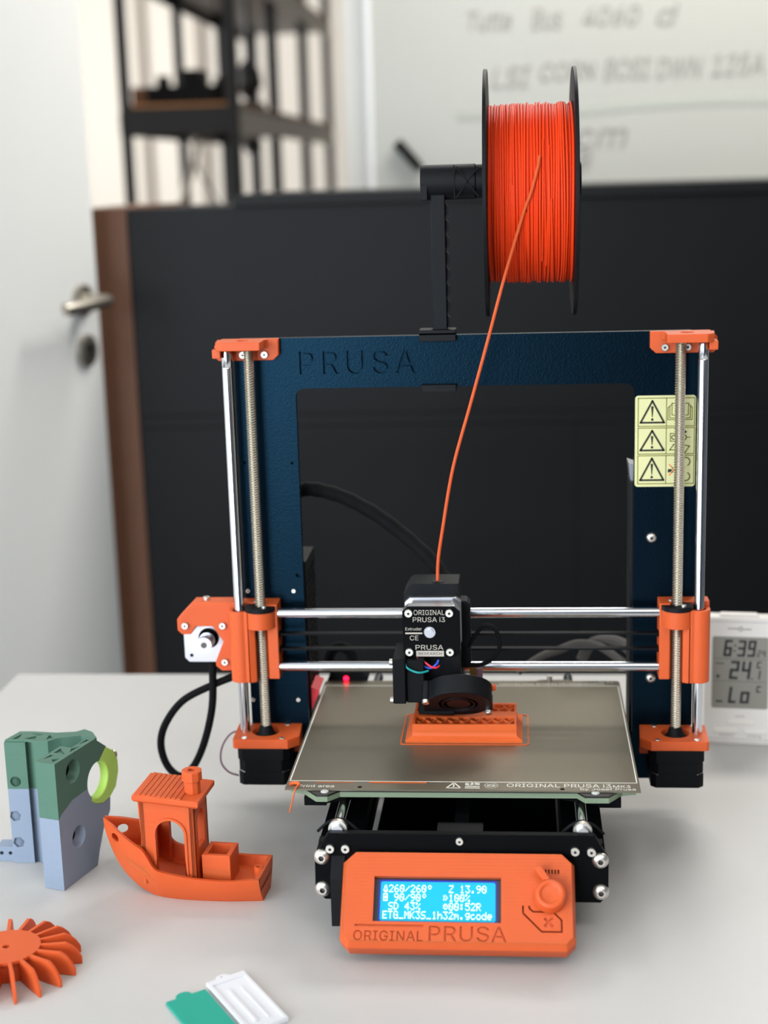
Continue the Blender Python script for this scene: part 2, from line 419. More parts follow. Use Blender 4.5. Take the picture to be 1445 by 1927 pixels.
# steel rack far behind
rk = thing('shelving_rack', 'tall black steel shelving rack with wood decks beyond the white door', 'shelf', (-975, 4880, -720))
ys = [3670, 4470, 5270, 6070]
for y in ys:
    for sx in (-1, 1):
        x = -1160 if sx < 0 else -800
        b = MB(); b.box(x - 3, x + 33 if sx < 0 else x + 3, y, y + 4, -720, 1650) if sx < 0 else b.box(x - 33, x + 3, y, y + 4, -720, 1650)
        b.box(x - 3, x + 1, y, y + 36, -720, 1650) if sx < 0 else b.box(x - 1, x + 3, y, y + 36, -720, 1650)
        part('post', b, 'rack', rk)
for z in (-300, 200, 655, 1110):
    b = MB(); b.box(-1160, -800, 3665, 3670, z, z + 75); part('end_beam', b, 'rack', rk)
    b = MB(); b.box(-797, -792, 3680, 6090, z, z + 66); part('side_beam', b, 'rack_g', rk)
    b = MB(); b.box(-1168, -1163, 3680, 6090, z, z + 66); part('side_beam', b, 'rack', rk)
    b = MB(); b.box(-1155, -803, 3672, 6100, z + 82, z + 90); part('deck', b, 'shelf_w', rk)
    b = MB(); b.box(-1155, -803, 3672, 6100, z + 40, z + 81.8); part('deck_pan', b, 'rack', rk)
def blob(name, label, cat, fn, m, **k):
    q = MB(); fn(q); return tag(part(name, q, m, **k), label, cat)
def machine(q):
    q.box(-1090, -880, 3720, 3980, 745.5, 800); q.box(-1060, -1030, 3740, 3800, 800, 832); q.box(-985, -930, 3760, 3900, 800, 850); q.box(-880, -850, 3740, 3960, 745.5, 822)
blob('black_machine', 'low black machine lying on the middle deck of the steel rack', 'machine', machine, 'black')
def crate(q):
    q.slab([[(-1140, 3740), (-1095, 3740), (-1095, 3960), (-1140, 3960)], [(-1136, 3745), (-1099, 3745), (-1099, 3955), (-1136, 3955)]], 745.5, 800); q.box(-1136, -1099, 3745, 3955, 745.5, 750)
blob('cardboard_box', 'small brown box beside the low black machine on the rack', 'box', crate, 'brown')
def lamp(q):
    q.lathe((-850, 4180), [(55, 745.5), (55, 760), (14, 770), (10, 905), (10, 1100)], 'z', 16); q.lathe((-850, 4180), [(20, 780), (48, 820), (40, 870), (16, 900)], 'z', 16)
blob('black_stand', 'slim black stand with rounded base on the rack deck', 'stand', lamp, 'rack')
def tripod(q):
    q.tube([(-850, 4210, 640), (-850, 4210, 295)], 13, 10); q.box(-885, -800, 4180, 4240, 430, 462); q.box(-870, -830, 4180, 4240, 290.5, 420); q.lathe((-850, 4210), [(24, 600), (34, 625), (24, 645)], 'z', 14)
blob('camera_tripod', 'black tripod shape standing under the middle deck of the rack', 'tripod', tripod, 'rack')
for n_, x_ in ((1, -2160), (2, -1795), (3, -1505)):
    b = MB(); b.box(x_ - 22, x_ + 22, 6570, 6600, -720, 2000); struct('trim_%d' % n_, b, 'trim')
b = MB(); b.tube(spline([(-1000, 4000, 654), (-1006, 4000, 600), (-1022, 4000, 540), (-1050, 4000, 470), (-1078, 4000, 400)], 6), 11, 8)
tag(part('hanging_strap', b, 'strap'), 'pale grey strap hanging slanted below the middle rack deck', 'strap')
b = MB(); b.tube(spline([(-985, 4010, 654), (-1010, 4010, 590), (-985, 4010, 520), (-950, 4010, 460), (-925, 4010, 380)], 6), 4.5, 8)
tag(part('hanging_cable', b, 'rack'), 'thin black cable dangling below the middle rack deck', 'cable')
# ================================================================== desk
dk = thing('desk', 'pale grey laminate desk carrying the orange and black printer', 'desk', (250, 0, -720))
b = MB(); b.box(-503, 1050, -560, 507, -26, 0); part('tabletop', b, 'desk', dk, bevel=1.5)
for x in (-470, 1010):
    for y in (-520, 465):
        b = MB(); b.box(x - 22, x + 22, y - 22, y + 22, -720, -26.2); part('leg', b, 'desk_leg', dk)

# ================================================================== printer
pr = thing('printer', 'orange and black filament printer with blue lit display in the middle of the desk', '3d printer', (0, 60, 0))

# ---- portal frame with engraved word
b = MB()
outer = [(-181, 28), (181, 28), (181, 391), (176, 395.5), (-176, 395.5), (-181, 391)]
inner = [(-133, 66)] + [] + arc(-126, 348.3, 7, 180, 90, 5) + arc(126, 348.3, 7, 90, 0, 5) + [(133, 66)]
words = text_loops('PRUSA', -129, -37, 366.2, 385, 1.2, 0, 0.018)
holes = [circ(-180.6 + 4, 296, 1.4, 12), circ(-137.9, 295.4, 1.4, 12), circ(-137, 202.4, 2, 12)]
b.slab([outer, inner] + words + holes, 159, 162.5, 'y', cap_b=False)
b.slab([outer, inner], 162.5, 165, 'y')
fr = part('frame', b, 'frame', pr)
for x, z in ((-178.9, 189.2), (-141.2, 189.2), (-178.9, 95.5), (-141.1, 95.6)): screw(fr, (x, 159, z), SM3, NEGY, 0.62)
screw(fr, (147.2, 159, 231.7), SM4); screw(fr, (147.7, 159, 114.9), SM4)

# ---- warning label on the right leg
b = MB(); b.prism(rrect(133.6, 180.4, 273, 345.4, 2.5), 158.75, 159, 'y')
lb = part('warning_label', b, 'sticker', pr, label='pale yellow warning label')
b = MB()
rows = ((343.3, 321.2), (319.8, 299.2), (297.8, 275.4))
for zt, zb_ in rows:
    b.strokes([[(136, zt), (179.4, zt), (179.4, zb_), (136, zb_), (136, zt)], [(157.8, zt), (157.8, zb_)]], 0.75, 158.68, 158.75, 'y')
    tri = [(146.9, zt - 2.2), (137.9, zb_ + 2.9), (156.0, zb_ + 2.9), (146.9, zt - 2.2)]
    b.mi = 1; b.strokes([tri], 1.5, 158.6, 158.72, 'y')
    b.prism([(145.9, zt - 6.4), (147.9, zt - 6.4), (147.2, zb_ + 7.2), (146.6, zb_ + 7.2)], 158.6, 158.72, 'y'); b.prism(circ(146.9, zb_ + 5.3, 1.05, 12), 158.6, 158.72, 'y'); b.mi = 0
# open book
b.strokes([[(162, 330), (162, 339.2), (168.3, 338.3), (174.6, 339.2), (174.6, 330), (168.3, 328.8), (162, 330)], [(168.3, 338), (168.3, 329)], [(161.6, 338), (160.4, 337), (160.4, 327.6), (168, 327.4)], [(175, 338), (176.2, 337), (176.2, 327.6), (168, 327.4)], [(160.2, 336.6), (159, 335.8), (159, 326.2), (177.6, 326.2), (177.6, 335.8), (176.4, 336.6)]], 0.75, 158.68, 158.75, 'y')
# plug and manual
b.strokes([[(161, 315.3), (161, 309.2), (165.6, 309.2), (165.6, 315.3), (161, 315.3)], circ(163.6, 312.2, 1.6, 10) + [circ(163.6, 312.2, 1.6, 10)[0]], [(170.3, 314)] + arc(171.4, 312.2, 2, 90, -90, 6) + [(170.3, 310.4)], [(173.4, 312.2), (176.2, 312.2)]], 0.8, 158.68, 158.75, 'y')
b.strokes([[(160.6, 302.2), (163.5, 306.4), (169, 306.4), (166.4, 302.2), (160.6, 302.2)], [(170.2, 306.4), (175.8, 305.2), (172.6, 300.4), (169.2, 301.2)]], 1.0, 158.68, 158.75, 'y')
b.strokes([arc(173, 292.8, 3.4, 150, -60, 10), arc(173, 281, 3.4, -150, 60, 10)], 0.9, 158.68, 158.75, 'y')
b.mi = 1
for cx, cz in ((172.4, 316.6),): b.prism([(cx - 1.5, cz), (cx, cz - 1.2), (cx + 1.5, cz), (cx, cz + 1.2)], 158.6, 158.72, 'y')
b.prism([(159.3, 286.8), (159.3, 284.2), (161.6, 284.6), (163, 286.4), (161.4, 287.2)], 158.6, 158.72, 'y')
b.prism([(170.2, 290.2), (172.8, 288.3), (170.4, 287.6)], 158.6, 158.72, 'y'); b.prism([(170.2, 283.2), (172.4, 285), (170, 285.6)], 158.6, 158.72, 'y')
b.mi = 2; b.strokes([[(160.4, 290.6), (163.4, 287.6)], [(160.4, 282.2), (163.4, 285.2)], [(162.6, 288.4), (164, 286.4), (162.6, 284.4)]], 0.8, 158.6, 158.72, 'y')
part('label_print', b, ['stk_line', 'stk_black', 'stk_red'], lb, kind='stuff')

# ---- upright rods and lead screws
rod_me = None
for sx in (-1, 1):
    b = MB(); b.lathe((sx * 183.3, 140.5), [(3.2, 69), (4, 70), (4, 375), (3.7, 375.5), (4, 376), (4, 385), (3.4, 388)], 'z', 28)
    part('upright_rod', b, 'steel', pr)
def lead_screw():
    mb = MB(); seg, pitch = 20, 2.0; z0, z1 = 78, 389; n = int((z1 - z0) / pitch * 6)
    rings = []
    for k in range(n + 1):
        z = z0 + (z1 - z0) * k / n; R = []
        for i in range(seg):
            t = 2 * math.pi * i / seg
            fr_ = ((z - 4 * pitch * i / seg) / pitch) % 1.0
            tri_ = abs(fr_ * 2 - 1)
            r = 3.05 + 1.0 * min(1, max(0, (tri_ - 0.22) / 0.4))
            R.append((r * math.cos(t), r * math.sin(t), z))
        rings.append(R)
    mb.loft(rings); return finish(mb, 'lead_screw', 0.9)
ls = lead_screw()
for sx in (-1, 1): link('lead_screw', ls, 'thread', pr, mw=Matrix.Translation(Vector((sx * 166.2, 140.5, 0)) * S))

# ---- z axis feet with motors, top caps
for sx in (-1, 1):
    b = MB(); poly = flip([(-190.8, 122.5), (-189, 120.5), (-145.6, 120.5), (-137.2, 129.5), (-139, 158.8), (-191.5, 158.8)], sx)
    b.prism(poly, 67, 74.6, 'z', [circ(sx * 166.2, 140.5, 11.4, 32)])
    zb = part('motor_mount', b, 'orange', pr, label='orange lower axis mount')
    b = MB(); b.box(min(sx * 191, sx * 139), max(sx * 191, sx * 139), 153, 158.8, 52, 67); part('mount_flange', b, 'orange', zb)
    b = MB(); b.cyl((sx * 166.2, 140.5), 11.3, 67.2, 68.5, 'z', 32); part('motor_face', b, 'black_m', zb)
    for dx in (-15.5, 15.5):
        for dy in (-15.5, 15.5): screw(zb, (sx * 166.2 + dx, 140.5 + dy, 72.9), SM3, POSZ, 0.8)
    b = MB(); oct_ = lambda h, c: [(-h + c, -h), (h - c, -h), (h, -h + c), (h, h - c), (h - c, h), (-h + c, h), (-h, h - c), (-h, -h + c)]
    sh = lambda L: [(p[0] + sx * 166.2, p[1] + 140.5) for p in L]
    b.prism(sh(oct_(21.2, 4.5)), 57, 66.9); b.prism(sh(oct_(20.6, 5.5)), 47, 57); b.prism(sh(oct_(20.8, 4)), 36, 47)
    b.mi = 1
    for ax_, ay_ in ((-1, -1), (1, -1)): b.prism(sh([(ax_ * 15.5, ay_ * 20.9), (ax_ * 20.9, ay_ * 15.5), (ax_ * 20.2, ay_ * 15.2), (ax_ * 15.2, ay_ * 20.2)][::1]), 46.4, 47.4)
    zm = part('z_motor', b, ['black_m', 'alu'], pr, bevel=0.5, label='black stepper motor under an axis mount')
    b = MB(); b.lathe((sx * 166.2, 140.5), [(9.5, 68.6), (9.5, 71), (6.6, 74), (5, 79), (4.4, 80)], 'z', 24); part('coupler', b, 'black_m', zm)
    # top cap
    b = MB()
    pl = flip([(-144.2, 395.8), (-144.2, 383), (-148.6, 379), (-192, 379), (-195, 382), (-195, 391), (-190, 395.8)], sx)
    b.prism(pl, 152, 158.8, 'y')
    b.prism(flip([(-155, 128.5), (-185, 128.5), (-190.5, 134), (-192.5, 152.5), (-152, 152.5), (-155, 149)], sx), 389.2, 395.8, 'z', [circ(sx * 171, 143, 5.2, 20)])
    b.box(min(sx * 187, sx * 193.5), max(sx * 187, sx * 193.5), 134, 153, 383, 390)
    zt = part('top_cap', b, 'orange', pr, bevel=0.6, label='orange corner cap holding the upright rod')
    for x in (-155.2, -172.5): screw(zt, (sx * x, 152, 383.6), SM3)
b = MB(); b.tube(spline([(-188, 150, 72), (-197, 146, 70), (-203, 138, 62), (-203, 130, 52), (-197, 128, 44), (-189, 130, 40)]), 0.8, 6); part('motor_wire', b, 'purple', pr)

# ---- x axis ends
for sx in (-1, 1):
    b = MB()
    # bearing sleeve with a clamping slit
    b.prism(flip([(-192.0, 146)] + arc(-183.3, 140.5, 8.8, 180, 300, 14) + [(-176.0, 132.2), (-176.0, 137.5), (-175.2, 137.5), (-175.2, 132.2), (-170.5, 134.5), (-170, 146)], sx), 119, 178.6, 'z', [circ(sx * 183.3, 140.5, 5.6, 24)])
    b.prism(flip([(-192, 146), (-152.5, 146), (-152.5, 160), (-192, 160)], sx), 120.4, 183)
    b.prism(flip([(-160.5, 138.6), (-152.5, 138.6), (-152.5, 147), (-163, 147), (-163, 143)], sx), 120.4, 183)
    xe = part('x_axis_end', b, 'orange', pr, bevel=0.4, label='orange sleeve block riding on the upright rod')
    b = MB(); b.lathe((sx * 166.2, 140.5), [(6.0, 164.2), (12.0, 164.2), (12.0, 178.2), (6, 178.2)], 'z', 40, cap=False); part('nut_holder', b, 'orange', xe, bevel=0.4)
    b = MB(); b.lathe((sx * 166.2, 140.5), [(4.4, 178.3), (12.6, 178.3), (12.6, 181.6), (12.2, 182), (4.4, 182)], 'z', 40, cap=False)
    nt_ = part('lead_screw_nut', b, 'black', xe, label='black flanged nut')
    for a in (120, 300): screw(nt_, (sx * 166.2 + 8.6 * math.cos(math.radians(a)) * 1, 140.5 + 8.6 * math.sin(math.radians(a)), 181.9), SM3, POSZ, 0.75)
    for z in (144, 156.7):
        b = MB(); b.box(min(sx * 151.2, sx * 154), max(sx * 151.2, sx * 154), 142, 150, z - 2, z + 2); part('belt_slot', b, 'dark', xe)
    if sx < 0:
        q = MB(); P = [(-150.5 - 41, 183), (-222.9, 183), (-236.5, 169), (-236.5, 159.5), (-233, 156), (-225.5, 156), (-221.4, 162.8), (-207.3, 162.7), (-199.1, 150), (-206.2, 133), (-206.2, 129), (-201.5, 124.9), (-191.5, 124.9)]
        q.prism(P, 146, 163, 'y'); mb_ = part('motor_bracket', q, 'orange', xe, bevel=0.6)
        for x, z in ((-229.9, 163.7), (-198.9, 163.7), (-198.4, 132.7)):
            screw(xe, (x, 146, z), SM3)
        q = MB(); q.lathe((-213, 157), [(3.4, 0), (3.4, 0)], 'z', 6) if False else None
        screw(xe, (-213, 155, 183), SM3, POSZ)
        q = MB(); q.prism([(p[0] - 214.4, p[1] + 148.2) for p in oct_(21.15, 3.6)], 163.2, 167, 'y'); q.cyl((-214.4, 148.2), 11, 161.4, 163.2, 'y', 32)
        xm = part('x_motor', q, 'alu', pr, label='silver faced stepper motor on the left axis end')
        q = MB(); q.prism([(p[0] - 214.4, p[1] + 148.2) for p in oct_(20.8, 4)], 167, 196, 'y'); part('motor_body', q, 'black_m', xm)
        q = MB(); q.cyl((-214.4, 148.2), 8.6, 160.9, 161.5, 'y', 24); q.cyl((-229.9, 132.7), 1.5, 162.9, 163.3, 'y', 12); part('dark_recess', q, 'dark', xm)
        q = MB(); q.lathe((-214.4, 148.2), [(2.6, 141.2), (6.6, 141.2), (6.6, 147), (5, 147.3), (5, 154), (6.6, 154.3), (6.6, 155.5), (3, 155.5), (3, 161)], 'y', 28); q.mi = 1; q.cyl((-214.4, 148.2), 2.5, 141.0, 142, 'y', 16)
        part('belt_pulley', q, ['alu', 'socket'], xm, label='silver toothed belt pulley')
q = MB(); q.tube(spline([(-213.6, 168, 130), (-213.6, 166, 118), (-215.5, 165, 87), (-223.6, 165, 56), (-234, 165, 34), (-246, 165, 24.5), (-257, 165, 34), (-261.4, 165, 53), (-256, 165, 72), (-240, 166, 92), (-214.5, 168, 105), (-196, 170, 112), (-180, 176, 116)], 8), 3.2, 12)
part('motor_cable', q, 'sleeve', pr, label='black sleeved cable looping below the left motor')
for z in (129.6, 174.6):
    b = MB(); b.lathe((143.8, z), [(4, -154), (4, 154)], 'x', 28); part('cross_rod', b, 'steel', pr)
for z in (144, 156.7):
    b = MB(); b.box(-153, 153, 143.5, 149.5, z - .7, z + .7); part('drive_belt', b, 'black_m', pr)

# ---- extruder
ex = MB(); c6 = [(-46.2, 158.3 + 4), (-42, 158.3), (-6.6, 158.3), (-2.6, 162), (-2.6, 194), (-7, 198), (-42.3, 198), (-46.4, 194)]
ex.prism(c6, 80, 82, 'y'); xp = part('extruder_plate', ex, 'black_plate', pr, label='black extruder face plate with white lettering')
for x in (-41.5, -10.5):
    for z in (193.4, 162.6): screw(xp, (x, 80, z), SM3, NEGY, 1.1)
ex = MB()
for t, bx in (('ORIGINAL', (-37.7, -14.2, 191.6, 195.6)), ('PRUSA i3', (-38.4, -13.9, 186, 190)), ('Extruder', (-44.3, -31.7, 179.4, 181.8)), ('CE', (-41, -34.5, 171.6, 175.3)), ('PRUSA', (-36.8, -15.6, 164, 167.9))):
    ex.slab(text_loops(t, *bx, 1.0, 0, 0.012), 79.85, 80, 'y')
ex.box(-44.4, -31.4, 79.9, 80, 176.5, 177.8); ex.box(-36.4, -15.2, 79.88, 80, 158.7, 163.2)
part('plate_lettering', ex, 'grey_print', xp, kind='stuff')
ex = MB(); ex.slab(text_loops('RESEARCH', -34.5, -17, 160, 162, 1.1, 0, 0.01), 79.8, 79.88, 'y'); part('small_lettering', ex, 'black_plate', xp, kind='stuff')
ex = MB(); ex.lathe((-25.6, 178.2), [(4.6, 80), (4.6, 78.6), (4.2, 78.2)], 'y', 24); ex.cyl((-25.2, 178.8), 2.4, 77.2, 78.3, 'y', 20); part('shaft_hub', ex, 'alu', xp)
ex = MB(); ex.prism(c6, 82, 91, 'y'); ex.prism(c6, 106, 114, 'y')
ex.prism([(-44.5, 163), (-41, 159.5), (-8, 159.5), (-4.5, 163), (-4.5, 192.5), (-9, 196.8), (-40, 196.8), (-44.5, 192.5)], 90, 108, 'y')
part('extruder_motor', ex, ['alu', 'black_m'], pr, bevel=0.4, label='silver and black extruder motor')
ex = MB(); ex.prism([(-47.8, 160), (-4.6, 160), (-4.6, 206.8), (-40.5, 206.8), (-43.5, 205), (-47.8, 198)], 114, 143, 'y', )
ex.box(-49, -2, 114, 158, 118, 161); ex.box(-40, -3, 92, 116, 122, 158)
ex.lathe((-21.2, 121), [(5, 206.8), (5, 207.3), (2.4, 207.3)], 'z', 20)
part('extruder_body', ex, 'black', pr, bevel=0.8, label='black printed extruder body')
ex = MB(); ex.box(-4.4, 4.2, 112, 128, 139, 187); ex.prism([(-4.4, 187), (4.2, 187), (4.2, 190.5), (1, 193.5), (-4.4, 193.5)], 112, 128, 'y'); part('cable_arm', ex, 'black', pr, bevel=0.8)
ex = MB(); ex.tube(spline([(-1, 115, 150), (6, 112, 163), (14, 111, 173), (22, 111, 172), (26.5, 112, 163), (25.5, 113, 152), (18, 114, 143.5), (8, 115, 140), (-2, 116, 141)], 8), 1.7, 10); part('cable_loop', ex, 'sleeve', pr)
# hot end fan on the left
ex = MB(); ex.box(-54, -44, 68, 112, 124.5, 160); ex.box(-44, -30, 72, 112, 124, 158); ex.box(-36, -8, 84, 112, 110, 128)
hf = part('hotend_fan', ex, 'black_m', pr, bevel=1.0)
for y, z in ((70, 157.5), (70, 127)): screw(hf, (-54, y, z), SM3, NEGX, 0.9)
ex = MB(); ex.lathe((-22, 112), [(8, 120), (8, 112), (3.2, 107.5), (1.0, 104.6)], 'z', 18); part('nozzle', ex, 'brass', pr)
ex = MB(); ex.box(3, 8.5, 112, 118, 127, 139); ex.mi = 1; ex.box(8.5, 13, 114, 119, 127.5, 137); part('heater_wiring', ex, ['brass', 'purple'], pr)
for m_, P in (('wire_g', [(-45, 79.5, 159), (-44, 71, 154), (-39, 70, 150.5), (-33, 70, 149), (-27, 73, 149.5)]), ('wire_r', [(-36, 80, 157.5), (-30, 76, 155.5), (-25, 75, 152), (-21, 76, 151), (-19, 79, 151.5)]), ('wire_b', [(-37, 80, 155), (-32, 76.5, 153), (-26, 76, 150.5), (-21, 77, 153.5), (-19.5, 79, 156)])):
    ex = MB(); ex.tube(spline(P, 6), 0.85, 8); part('fan_wire', ex, m_, pr, label={'wire_g': 'teal wire', 'wire_r': 'red wire', 'wire_b': 'blue wire'}[m_])
# radial part cooling fan, tilted so its intake looks down and forward
nF = Vector((0, -0.643, -0.766)); uF = Vector((0, -0.766, 0.643)); xF = Vector((1, 0, 0)); cF = Vector((-3.5, 71.5, 123.5))
FM = Matrix(((xF.x, uF.x, nF.x, cF.x), (xF.y, uF.y, nF.y, cF.y), (xF.z, uF.z, nF.z, cF.z), (0, 0, 0, 1)))
ex = MB(FM)
body = arc(0, 0, 24.5, -100, 150, 30) + [(-23.5, 10), (-28, 10.5), (-28, -24.5), (-6, -26)]
ex.slab([body, circ(-1, -1, 15.2, 32)], 0, -2, 'z', cap_b=False); ex.prism(body, -2, -15)
ex.cyl((-25.5, 8), 3.4, -15, 0.1, 'z', 18); ex.cyl((21.5, -15), 3.2, -13, 0.1, 'z', 18)
bf = part('blower_fan', ex, 'black', pr, bevel=0.5, label='round black part cooling fan')
ex = MB(FM); ex.lathe((-1, -1), [(12.6, -1.0), (12.6, 0.1), (11.8, 0.1), (11.8, -1)], 'z', 32, cap=False); ex.cyl((-1, -1), 9, -1.9, -.4, 'z', 24); part('fan_ring', ex, 'fan_red', bf)
F4 = FM.to_3x3().to_4x4()
for px_, py_ in ((-25.5, 8), (21.5, -15)):
    p = FM @ Vector((px_, py_, 0.1)); screw(bf, tuple(p), SM3, F4, 1.0)
ex = MB(); ex.box(20.6, 24, 80, 84, 131, 135); part('cable_clip', ex, 'orange', bf)
# cable bundle from the extruder to the back
ex = MB(); ex.tube(spline([(-14, 150, 170), (-16, 160, 188), (-19, 166, 197), (-30, 174, 211), (-51, 182, 229), (-77, 186, 248), (-103, 188, 261.5), (-124, 188, 267.5), (-136, 188, 267), (-150, 187, 262), (-160, 186, 250)], 6), lambda i: 6.2 + 0.35 * math.sin(i * 1.7), 14)
part('cable_bundle', ex, 'sleeve', pr, label='thick black sleeved cable bundle behind the frame')

# ---- heated bed
b = MB()
back = [(126.7, 221), (125, 223), (87, 223), (83, 226), (60, 226), (56, 223), (-25, 223), (-29, 226), (-50, 226), (-54, 223), (-124, 223), (-126.7, 221)]
b.prism([(-126.7, -15.3), (126.7, -15.3)] + back, 88.9, 90)
sh_ = part('print_sheet', b, 'sheet', pr, label='brown grey textured steel print sheet')
b = MB()
for x0, x1, y0, y1 in ((-125.3, 125.3, -.4, .5), (-125.3, 125.3, 209.4, 210.4), (-125.4, -124.5, 0, 210), (124.5, 125.4, 0, 210)): b.box(x0, x1, y0, y1, 90, 90.04)
part('print_area_line', b, 'white_print', sh_)
b = MB()
for t, bx, bo in (('ORIGINAL PRUSA i3', (32.5, 106.5, -8.6, -2.4), .02), ('MK3', (107.8, 120, -8.6, -4.2), .02), ('by Josef Prusa', (84.5, 123.4, -14.2, -9.4), .008), ('Print area', (-117.5, -91.5, -11.6, -7.0), 0), ('Textured Steel Sheet by PRUSARESEARCH', (24, 113, 212, 216.5), 0), ('TL 90', (109, 121, 217.8, 221), 0)):
    b.slab(text_loops(t, *bx, 1.0, 0, bo), 90, 90.04)
b.strokes([[(-10.6, -11), (-5.5, -1.4), (-.4, -11), (-10.6, -11)]], 1.0, 90, 90.04, 'z'); b.strokes([[(-5.5, -4.6), (-5.5, -7.4)], [(-5.5, -8.9), (-5.5, -9.1)]], 1, 90, 90.04, 'z')
b.strokes([[(3, -10.8), (12.8, -10.8)], [(3.2, -8), (12.6, -8)], [(3.2, -4.6), (6, -5.6), (9, -3.6), (12.6, -4.8)], [(3.2, -2.6), (6, -3.6), (9, -1.6), (12.6, -2.8)]], 1.2, 90, 90.04, 'z')
cc = [(21.3 + 4.6 * math.cos(t * .3142), -6.1 + 4.6 * math.sin(t * .3142)) for t in range(20)]
part('sheet_lettering', b, 'white_print', sh_, kind='stuff')
b = MB(); b.strokes([cc + [cc[0]], [(18.6, -5.6), (21.4, -4.2), (24, -5.8)], [(18.8, -7.4), (23.8, -7.4)]], .9, 90, 90.04, 'z'); part('touch_symbol', b, 'white_print', sh_, kind='stuff')
b = MB()
for x, y in ((-72.8, -10.8), (71.8, -11.9)): b.cyl((x, y), 1.7, 90, 90.05, 'z', 16)
part('sheet_hole', b, 'dark', sh_)
b = MB(); pcb = [(-124, -6), (-113, -10), (-103, -22.8), (-95, -22.8), (-87, -14), (82, -13.2), (87.5, -21.6), (104, -21.4), (114, -8), (124, -6), (124, 222), (-124, 222)]
b.prism(pcb, 83.6, 87.4); b.mi = 1; b.prism([(p[0] * .998, p[1] + .2) for p in pcb], 87.4, 88.8)
pc = part('heated_bed', b, ['pcb', 'pcb_top'], pr)
for x, y in ((-97.5, -16.8), (95, -15.6)):
    b = MB(); b.lathe((x, y), [(3.0, 88.8), (2.8, 89.4), (1.6, 90)], 'z', 18); part('bed_screw', b, 'grey_bolt', pc)
for x, y in ((67.5, 224.8), (-34, 224.8)):
    b = MB(); b.lathe((x, y), [(2.4, 88.8), (2.4, 94), (1.6, 94.6)], 'z', 16); part('locating_pin', b, 'screw', pc)
b = MB(); b.box(-62, 62, 10, 195, 77.6, 81); 
for sx in (-1, 1):
    b.prism([(sx * 40, 10), (sx * 62, 30), (sx * 114, 2), (sx * 104, -14)], 77.6, 81); b.prism([(sx * 40, 195), (sx * 62, 180), (sx * 112, 205), (sx * 104, 216)], 77.6, 81)
    b.box(min(sx * 97, sx * 113), max(sx * 97, sx * 113), -14, -2, 77, 83.5); b.box(min(sx * 97, sx * 113), max(sx * 97, sx * 113), 202, 214, 81, 83.5)
    b.box(min(sx * 76, sx * 92), max(sx * 76, sx * 92), 40, 160, 69, 77.6)
part('bed_carriage', b, 'black_plate', pr)
b = MB(); b.prism([(-126, 88), (-122, 98), (-94, 98), (-89, 92), (-91, 87.5), (-124, 87.5)], 223, 240, 'y'); lc = part('led_cover', b, 'black_m', pr)
b = MB(); b.lathe((-108.5, 92), [(2.2, 223), (2.0, 222), (1.0, 221.2)], 'y', 16); part('indicator_led', b, 'led', lc, label='glowing red indicator light')

# ---- y axis base
for sx in (-1, 1):
    b = MB(); b.lathe((sx * 84.4, 76.6), [(4, -57), (4, 270)], 'y', 24); part('bed_rod', b, 'steel', pr)
    b = MB(); b.lathe((sx * 84.4, 76.6), [(6.5, -53.8), (6.5, -49)], 'y', 24); part('rod_clamp', b, 'screw', pr)
    b = MB(); b.tube(spline([(sx * 70, -50, 73.5), (sx * 77, -49, 79.6), (sx * 84, -49, 82.4), (sx * 92, -49, 79.4), (sx * 99, -49, 73)], 5), 1.1, 8); part('zip_tie', b, 'black_m', pr)
    b = MB(); x0, x1 = sorted((sx * 71, sx * 100))
    b.slab([[(x0, 30), (x1, 30), (x1, 41), (x1 - 3, 41), (x1 - 3, 48), (x1, 48), (x1, 60), (x0 + 18.5, 60), (x0 + 18.5, 57), (x0 + 10.5, 57), (x0 + 10.5, 60), (x0, 60)]], -54, 158, 'y'); part('side_extrusion', b, 'black_plate', pr, label='black anodised rail')
b = MB(); b.box(-98, 98, -54, -46, 60, 68); b.box(-16, 16, -52, -30, 58, 72); b.box(-5, 5, -40, 250, 64, 65.5); part('belt_tensioner', b, 'black_m', pr)
b = MB(); b.box(-101, 101, 235, 241, 24, 78); b.box(-100, -71, 158, 240, 24, 60); b.box(71, 100, 158, 240, 24, 60); part('rear_plate', b, 'black_plate', pr)
for sx in (-1, 1):
    b = MB(); b.lathe((sx * 86, 225), [(11, 0.2), (12, 2), (10, 24)], 'z', 18); part('rubber_foot', b, 'black_m', pr)
    b = MB(); b.lathe((sx * 84, 30), [(11, 0.2), (12, 2), (10, 30)], 'z', 18); part('rubber_foot', b, 'black_m', pr)
b = MB(); b.box(-70, 70, -48, 150, 16, 18); part('base_tray', b, 'black_m', pr)  # thin black sheet between the rails, below the bed
b = MB(); b.prism([(-90.3, 76.6), (92, 76.6), (101.7, 59.4), (101.7, 33.7), (96.3, 27.2), (-94, 27.2), (-100.6, 33.8), (-100.2, 59.6)], -60, -54, 'y')
fp = part('front_plate', b, 'black_plate', pr, bevel=0.4)
for x, z in ((-95.2, 59.3), (-95.2, 35.3), (96.1, 58.9), (96.5, 35.7)): screw(fp, (x, -60, z), SM5, NEGY, 0.95)
for x, z in ((-89.1, 65.7), (-78.4, 65.8), (79, 65.6), (90, 65.3)): screw(fp, (x, -60, z), SM3, NEGY, 1.1)
screw(fp, (0.4, -60, 72.1), SM3, NEGY, 0.95)

